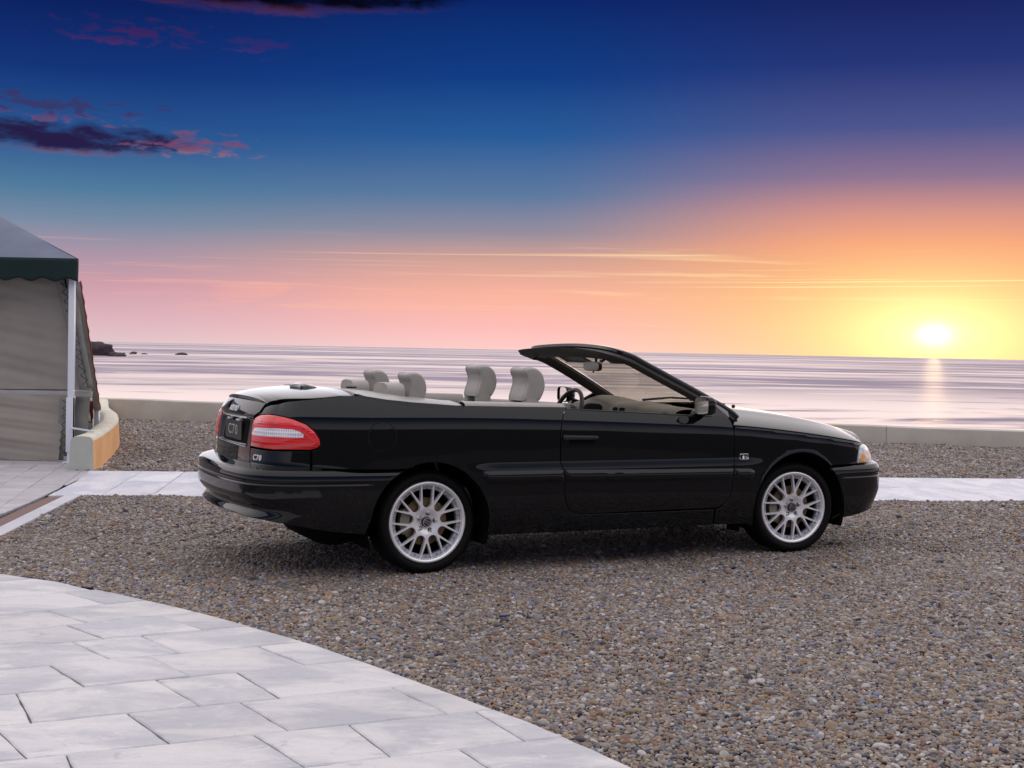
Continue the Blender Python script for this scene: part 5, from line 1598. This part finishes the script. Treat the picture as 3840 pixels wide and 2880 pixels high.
def dash_patch(name, u0, u1, v0, v1, off, mat, rnd=True):
    rows = []
    for k in (1.0, 0.92, 0.5, 0.02):
        row = []
        for t in np.linspace(0, 2 * math.pi, 32, endpoint=False):
            u = (u0 + u1) / 2 + (u1 - u0) / 2 * k * math.copysign(abs(math.cos(t)) ** 0.6, math.cos(t)); v = (v0 + v1) / 2 + (v1 - v0) / 2 * k * math.copysign(abs(math.sin(t)) ** 0.6, math.sin(t))
            p = dash_pt(np.array(u), np.array(v)); a = dash_pt(np.array(u + .002), np.array(v)) - p; c = dash_pt(np.array(u), np.array(v + .002)) - p
            n = np.cross(a, c); n /= np.linalg.norm(n) + 1e-12
            if n[2] - n[0] < 0: n = -n
            row.append(p + n * (off if k < 1 else 0.0))
        rows.append(row)
    return MB().grid(rows, close_v=True).build(name, mat, dash, auto=60)
dash_patch('speaker_grille', -0.30, 0.10, 0.14, 0.30, 0.004, M_BLACK)
dash_patch('air_vent', -0.14, -0.03, 0.60, 0.68, 0.004, M_VOID)
dash_patch('air_vent', 0.0, 0.11, 0.60, 0.68, 0.004, M_VOID)
dash_patch('air_vent', -0.92, -0.78, 0.58, 0.68, 0.004, M_VOID)
dash_patch('instrument_panel', 0.32, 0.72, 0.60, 0.74, 0.003, M_VOID)
# steering wheel
ang = R(24)
ax = Vector((math.sin(ang), 0, math.cos(ang)))          # up in the plane of the wheel
ay = Vector((0, 1, 0)); an = ax.cross(ay)
wc = Vector((1.525, 0.37, 0.886))
b = MB(); rows = []
for t in np.linspace(0, 2 * math.pi, 64, endpoint=False):
    d = ax * math.sin(t) + ay * math.cos(t)
    rows.append([wc + d * (0.188 + 0.015 * math.cos(q)) + an * 0.0165 * math.sin(q) for q in np.linspace(0, 2 * math.pi, 12, endpoint=False)])
b.grid(rows, close_u=True, close_v=True)
stw = b.build('steering_wheel', M_WHEELRIM, car)
b = MB()
hub = []
for k, h in ((0.02, 0.035), (0.5, 0.034), (0.85, 0.026), (1.0, 0.0), (1.0, -0.03)):
    hub.append([wc + ay * 0.105 * k * math.copysign(abs(math.cos(t)) ** 0.6, math.cos(t)) + ax * 0.080 * k * math.copysign(abs(math.sin(t)) ** 0.6, math.sin(t)) - an * h * -1 * (1 if an.x < 0 else -1) for t in np.linspace(0, 2 * math.pi, 30, endpoint=False)])
b.grid(hub, close_v=True)
for t in (R(8), R(172), R(232), R(308)):
    d = ax * math.sin(t) + ay * math.cos(t)
    b.tube([wc + d * 0.07, wc + d * 0.185], [0.02, 0.013], 8)
b.tube([wc, wc - Vector((-0.35, 0, 0.10))], 0.035, 10)
b.build('wheel_hub', M_WHEELRIM, stw)
# headrests and seats
def headrest(name, cx, cy, zb, hgt, wid, dep, parent):
    prof = np.array([(-0.46, 0.0), (-0.43, 0.14), (-0.35, 0.32), (-0.28, 0.50), (-0.29, 0.68), (-0.38, 0.82), (-0.40, 0.92), (-0.30, 0.99), (0.0, 1.0), (0.26, 0.94), (0.46, 0.80), (0.56, 0.60), (0.58, 0.42), (0.50, 0.22), (0.36, 0.04), (0.30, 0.0)])
    pr = spline(prof, 4)
    c0 = np.array([0.08, 0.5])
    rows = []
    for t in np.concatenate([[-1.0], -1 + (1 - np.cos(np.linspace(0.25, math.pi / 2, 7))) * 0.42 + 0.0, np.linspace(-0.5, 0.5, 9), (1 - (1 - np.cos(np.linspace(0.25, math.pi / 2, 7)))[::-1] * 0.42), [1.0]]):
        k = (1 - min(1, abs(t)) ** 7) ** 0.5 * 0.18 + 0.82 if abs(t) < 1 else 0.74
        q = c0 + (pr - c0) * np.array([k, 0.5 + 0.5 * k])
        rows.append([(cx + a * dep, cy + t * wid / 2, zb + c * hgt) for a, c in q])
    rows.sort(key=lambda r_: r_[0][1])
    b = MB().grid(rows, close_v=True)
    n = len(rows[0]); k = (len(rows) - 1) * n
    b.f.append(tuple(range(n))); b.f.append(tuple(k + j for j in reversed(range(n))))
    o_ = b.build(name, M_LEATHER, parent, auto=50)
    # piping round the side panels
    for sg in (-1, 1):
        q = c0 + (pr - c0) * np.array([0.985, 0.995]); pts = [(cx + a * dep, cy + sg * wid * 0.385, zb + c * hgt) for a, c in q]
        MB().tube(pts, 0.0028, 6).build('piping', M_LEATHER, o_)
    return o_
def seat(name, cx, cy, w, parent_car, zt=0.955, zs=0.50, lean=0.10, rear=False):
    b = MB(); rows = []
    for t in np.linspace(-1, 1, 17):
        k = math.sqrt(max(0, 1 - abs(t) ** 6)) * 0.5 + 0.5; y = cy + t * w / 2
        rows.append([(cx + lean + 0.06, y, zs - 0.1), (cx + 0.10 * k + 0.05, y, zs + 0.1), (cx + 0.06 * k + 0.01, y, zt - 0.12), (cx + 0.03 * k, y, zt - 0.02 + 0.01 * k), (cx - 0.04, y, zt - 0.005 + 0.015 * k), (cx - 0.085 * k, y, zt - 0.05), (cx - 0.09 * k, y, zs), (cx + 0.0, y, zs - 0.15)])
    b.grid(rows, close_v=True)
    o_ = b.build(name, M_LEATHER, parent_car, auto=50)
    b = MB(); b.box((cx + lean + 0.30, cy, zs - 0.08), (0.52, w, 0.16), 0, 0.05); b.build('cushion', M_LEATHER, o_)
    return o_
for sgn in (-1, 1):
    st_ = seat('front_seat', 0.835, sgn * 0.37, 0.50, car, 0.965)
    h_ = headrest('headrest', 0.835, sgn * 0.37, 1.015, 0.212, 0.25, 0.150, st_)
    for y in (-0.092, 0.092):
        b = MB(); b.box((0.825, sgn * 0.37 + y, 1.00), (0.105, 0.066, 0.10), 0, 0.022); b.build('headrest_foot', M_LEATHER, st_)
    b = MB(); b.box((0.825, sgn * 0.37, 1.012), (0.07, 0.13, 0.012), 0, 0.004); b.build('headrest_bar', M_BLACK, st_)
    rs = seat('rear_seat', 0.02, sgn * 0.33, 0.58, car, 0.945)
    headrest('headrest', 0.055, sgn * 0.33, 1.0, 0.184, 0.215, 0.128, rs)
    # padded roll hoop behind each rear seat
    b = MB(); rows = []
    for a, sc in ((-0.055, 0.80), (-0.05, 0.95), (0.0, 1.0), (0.05, 0.95), (0.055, 0.80)):
        rows.append([(-0.085 + a, sgn * 0.33 + 0.135 * (0.94 + 0.06 * sc) * math.copysign(abs(math.cos(t)) ** 0.55, math.cos(t)), 1.035 + 0.088 * (0.9 + 0.1 * sc) * math.copysign(abs(math.sin(t)) ** 0.5, math.sin(t))) for t in np.linspace(0, 2 * math.pi, 40, endpoint=False)])
    b.grid(rows, close_v=True); b.f.append(tuple(range(40))); b.f.append(tuple(4 * 40 + j for j in reversed(range(40))))
    b.build('roll_hoop_pad', M_LEATHER, car, auto=60)

# ------------------------------------------------------------------ silencer under the tail
b = MB(); rows = []
for t, k in ((-0.30, 0.3), (-0.285, 0.85), (-0.25, 1), (0.25, 1), (0.285, 0.85), (0.30, 0.3)):
    rows.append([(-0.53 + 0.17 * k * math.cos(q), -0.42 + t, 0.265 + 0.085 * k * math.sin(q)) for q in np.linspace(0, 2 * math.pi, 30, endpoint=False)])
b.grid(rows, close_v=True); b.f.append(tuple(range(30))); b.f.append(tuple(5 * 30 + j for j in reversed(range(30))))
b.build('silencer', M_VOID, car, auto=60)

# ------------------------------------------------------------------ wheels
M_POCKET_SHADE = principled('pocket_shade', (0.10, 0.10, 0.11), 0.5, 0.3)  # shading around the wheel nuts, put into a dark disc colour
RR = 0.2432; TR = 0.3085
def wheel(name):
    """rim with nine forked spokes; axle along y, outside towards -y"""
    b = MB()
    b.lathe([(RR, 0.012), (RR, -0.002), (RR - 0.003, -0.007), (RR - 0.010, -0.009), (RR - 0.018, -0.005), (RR - 0.0235, 0.003), (RR - 0.0245, 0.010)], 96)
    w = b.build(name, M_ALLOY_LIP, None, auto=70)
    b = MB(); b.lathe([(RR - 0.0245, 0.010), (RR - 0.030, 0.019), (RR - 0.047, 0.023), (RR - 0.050, 0.045)], 96)
    b.build('rim_bed', M_ALLOY_IN, w, auto=40)
    b = MB(); b.lathe([(RR - 0.050, 0.045), (RR - 0.053, 0.21), (0.10, 0.21)], 64)
    b.build('rim_barrel', M_VOID, w, auto=40)
    # spoke face as a plate with openings
    ro = RR - 0.0235
    outer_ = [(ro * math.cos(t), ro * math.sin(t)) for t in np.linspace(0, 2 * math.pi, 180, endpoint=False)]
    holes = []
    for k in range(9):
        c = R(90 + 40 * k)
        rot = lambda q, c=c: (q[0] * math.cos(c) - q[1] * math.sin(c), q[0] * math.sin(c) + q[1] * math.cos(c))
        # long slot: round inner end, sides to the rim
        hw0, hw1, ri = 0.0275, 0.0335, 0.1135
        r_out = ro - 0.003
        sl = [(ri + hw0 * (1 - math.cos(t)) * 1.0 - hw0, hw0 * math.sin(t)) for t in np.linspace(-math.pi / 2, math.pi / 2, 1)]
        arcp = [(ri - hw0 * math.cos(t), hw0 * math.sin(t)) for t in np.linspace(-math.pi / 2, math.pi / 2, 13)]
        x1 = math.sqrt(r_out ** 2 - hw1 ** 2)
        end = [(r_out * math.cos(t), r_out * math.sin(t)) for t in np.linspace(math.asin(hw1 / r_out), -math.asin(hw1 / r_out), 8)]
        holes.append([rot(q) for q in arcp + end])
        c2 = c + R(20)
        rot2 = lambda q, c=c2: (q[0] * math.cos(c) - q[1] * math.sin(c), q[0] * math.sin(c) + q[1] * math.cos(c))
        aw = R(8.5)
        tri = [(0.130, -0.0025), (r_out * math.cos(aw), -r_out * math.sin(aw))] + [(r_out * math.cos(t), r_out * math.sin(t)) for t in np.linspace(-aw, aw, 8)[1:-1]] + [(r_out * math.cos(aw), r_out * math.sin(aw)), (0.130, 0.0025)]
        holes.append([rot2(q) for q in tri])
    cap_hole = [(0.033 * math.cos(t), 0.033 * math.sin(t)) for t in np.linspace(0, 2 * math.pi, 40, endpoint=False)]
    def yf(x, z):
        r = np.hypot(x, z)
        return 0.010 - 0.006 * np.clip(r / ro, 0, 1) + 0.014 * (1 - sstep(r, 0.035, 0.085))
    loops = [outer_] + [ccw(h) for h in holes]
    front = [np.array(densify(l, 0.008)) for l in [outer_] + [ccw(inset(ccw(h), -0.0022)) if False else ccw(h) for h in holes]]
    # grow holes slightly on the face so that the spoke edges are chamfered
    grown = [front[0]] + [np.array(densify(inset(h, -0.0020), 0.008)) for h in loops[1:]]
    pts = []; edg = []
    for l in grown:
        k0 = len(pts); pts += [tuple(q) for q in l]; edg += [(k0 + i, k0 + (i + 1) % len(l)) for i in range(len(l))]
    gx, gz = np.meshgrid(np.arange(-ro, ro, 0.011), np.arange(-ro, ro, 0.011))
    gp = np.column_stack([gx.ravel(), gz.ravel()]); ok = inside(gp, [tuple(q) for q in grown[0]])
    allb = np.array(pts)
    for l in grown[1:]: ok &= ~inside(gp, [tuple(q) for q in l])
    gp = gp[ok]; gp = gp[np.min(np.hypot(gp[:, None, 0] - allb[None, :, 0], gp[:, None, 1] - allb[None, :, 1]), axis=1) > 0.004]
    vs, es_, fs, *_ = delaunay_2d_cdt([Vector(q) for q in pts] + [Vector(q) for q in gp], edg, [], 0, 1e-7)
    V = np.array([tuple(v) for v in vs]); F = np.array([f for f in fs if len(f) == 3]); cen = V[F].mean(axis=1)
    keep = inside(cen, [tuple(q) for q in grown[0]])
    for l in grown[1:]: keep &= ~inside(cen, [tuple(q) for q in l])
    F = F[keep]
    b = MB()
    b.add(np.column_stack([V[:, 0], yf(V[:, 0], V[:, 1]), V[:, 1]]), [tuple(f) for f in F])
    for h in loops[1:]:
        l0 = np.array(inset(h, -0.0020)); l1 = np.array(inset(h, -0.0004))
        if len(l0) != len(l1): continue
        y0 = yf(l0[:, 0], l0[:, 1])
        rows = [np.column_stack([l0[:, 0], y0, l0[:, 1]]), np.column_stack([l1[:, 0], y0 + 0.003, l1[:, 1]]), np.column_stack([l1[:, 0], y0 + 0.028, l1[:, 1]])]
        b.grid(rows, close_v=True)
    sp_ = b.build('spokes', M_ALLOY, w, auto=28)
    # bolts round the rim, nuts, cap
    for k in range(18):
        t = R(90 + 20 * k); r = RR - 0.038
        b = MB(); b.lathe([(0.0001, 0.011), (0.0035, 0.011), (0.0055, 0.014), (0.0065, 0.020), (0.0065, 0.024)], 12, 'Y', (r * math.cos(t), 0, r * math.sin(t)))
        b.build('rim_bolt', M_STEEL, w)
    for k in range(5):
        t = R(80 + 72 * k); r = 0.0545
        b = MB(); b.lathe([(0.0001, -0.001), (0.005, 0.0), (0.0085, 0.004), (0.0095, 0.012), (0.0095, 0.02)], 14, 'Y', (r * math.cos(t), 0, r * math.sin(t)))
        b.build('wheel_nut', M_STEEL, w)
        b = MB(); b.lathe([(0.0155, 0.0185), (0.0155, 0.0205)], 16, 'Y', (r * math.cos(t), 0.001, r * math.sin(t))); b.add([(r * math.cos(t) + 0.0145 * math.cos(q), float(yf(r * math.cos(t), r * math.sin(t))) - 0.0012, r * math.sin(t) + 0.0145 * math.sin(q)) for q in np.linspace(0, 2 * math.pi, 20, endpoint=False)], [tuple(range(20))])
        b.build('nut_pocket_shade', M_POCKET_SHADE, w)
    b = MB(); b.lathe([(0.0001, 0.004), (0.026, 0.0045), (0.0305, 0.007), (0.0315, 0.012), (0.0315, 0.024)], 40)
    b.build('centre_cap', principled('cap_black', (0.006, 0.007, 0.010), 0.25), w, auto=50)
    b = MB(); b.lathe([(0.0225, 0.0035), (0.0262, 0.0035)], 40)
    for z0, z1 in ((-0.0095, -0.0075), (0.0075, 0.0095)):
        c_, s_ = math.cos(R(-33)), math.sin(R(-33))
        q = [(-0.022, z0), (0.022, z0), (0.022, z1), (-0.022, z1)]
        b.add([(x * c_ - z * s_, 0.0033, x * s_ + z * c_) for x, z in q], [(0, 1, 2, 3)])
    tv, tf = text_verts('VOLVO', 0.0125, 0.0003, 1.1, 2)
    c_, s_ = math.cos(R(-33)), math.sin(R(-33))
    b.add([(x * c_ - z * s_, 0.0033 + y, x * s_ + z * c_) for x, z, y in tv], tf)
    b.build('cap_emblem', M_CHROME, w, smooth=False)
    # tyre
    prof_t = [(RR - 0.001, 0.012), (RR + 0.001, 0.002), (RR + 0.010, -0.010), (RR + 0.028, -0.015), (RR + 0.044, -0.010), (TR - 0.008, 0.003), (TR - 0.002, 0.014), (TR, 0.032), (TR, 0.180), (TR - 0.004, 0.20), (RR + 0.03, 0.225), (RR, 0.205)]
    b = MB(); b.lathe([tuple(q) for q in spline(prof_t, 4)], 120)
    ty = b.build('tyre', M_TYRE, w, auto=60)
    b = MB()                                          # tread blocks on the shoulder
    for k in range(72):
        t = 2 * math.pi * k / 72; dt = 2 * math.pi / 72 * 0.36
        rows = [[((TR + r_) * math.cos(t + a), y, (TR + r_) * math.sin(t + a)) for a in (-dt, dt)] for r_, y in ((-0.0075, 0.0025), (-0.001, 0.0135), (0.0022, 0.030), (0.0022, 0.060))]
        b.grid(rows)
    b.build('tread', M_TYRE, ty, smooth=False)
    b = MB(); b.lathe([(0.06, 0.055), (0.142, 0.055), (0.142, 0.078), (0.06, 0.078)], 64)
    b.build('brake_disc', M_DISC, w, auto=40)
    b = MB(); b.lathe([(0.0001, 0.03), (0.07, 0.032), (0.075, 0.06)], 40)
    b.build('disc_hat', M_VOID, w, auto=40)
    b = MB()
    rows = []
    for t in np.linspace(R(150), R(208), 12):
        rows.append([(r_ * math.cos(t), y, r_ * math.sin(t)) for r_, y in ((0.098, 0.042), (0.128, 0.036), (0.158, 0.040), (0.160, 0.09), (0.098, 0.09))])
    b.grid(rows, close_v=True); b.f.append(tuple(range(5))); b.f.append(tuple(11 * 5 + j for j in reversed(range(5))))
    b.build('caliper', noisy('caliper_iron', (0.20, 0.21, 0.17), (0.30, 0.28, 0.22), 30, 0.5, metal=0.5), w, auto=40)
    return w
w0 = wheel('wheel')
def place(o_, x, side, rz, spin):
    o_.parent = car
    o_.rotation_mode = 'XYZ'
    mt = Matrix.Translation((x, side * 0.80, 0.3083)) @ Matrix.Rotation(rz + (math.pi if side > 0 else 0), 4, 'Z') @ Matrix.Rotation(spin, 4, 'Y')
    o_.matrix_basis = mt
def clone(o_, par=None):
    c = o_.copy(); COL.objects.link(c); c.parent = par
    for ch in o_.children: clone(ch, c)
    return c
copies = [clone(w0) for _ in range(3)]
place(w0, 0.0, -1, 0, 0.0)
place(copies[0], 2.664, -1, R(-7), R(-11.5))
place(copies[1], 0.0, 1, 0, R(17)); place(copies[2], 2.664, 1, R(-7), R(40))
for o_ in [w0] + copies:
    for ch in o_.children:
        if ch.name.startswith(('brake', 'caliper')) and o_ is not w0: pass
# mud flaps ahead of the sills
for sgn in (-1, 1):
    b = MB()
    rows = [[(2.25, sgn * 0.72, 0.40), (2.25, sgn * 0.86, 0.40)], [(2.21, sgn * 0.72, 0.28), (2.21, sgn * 0.865, 0.28)], [(2.19, sgn * 0.72, 0.17), (2.19, sgn * 0.85, 0.17)]]
    o_ = MB().grid(rows).build('splash_guard', M_VOID, car); o_.modifiers.new('thickness', 'SOLIDIFY').thickness = 0.012
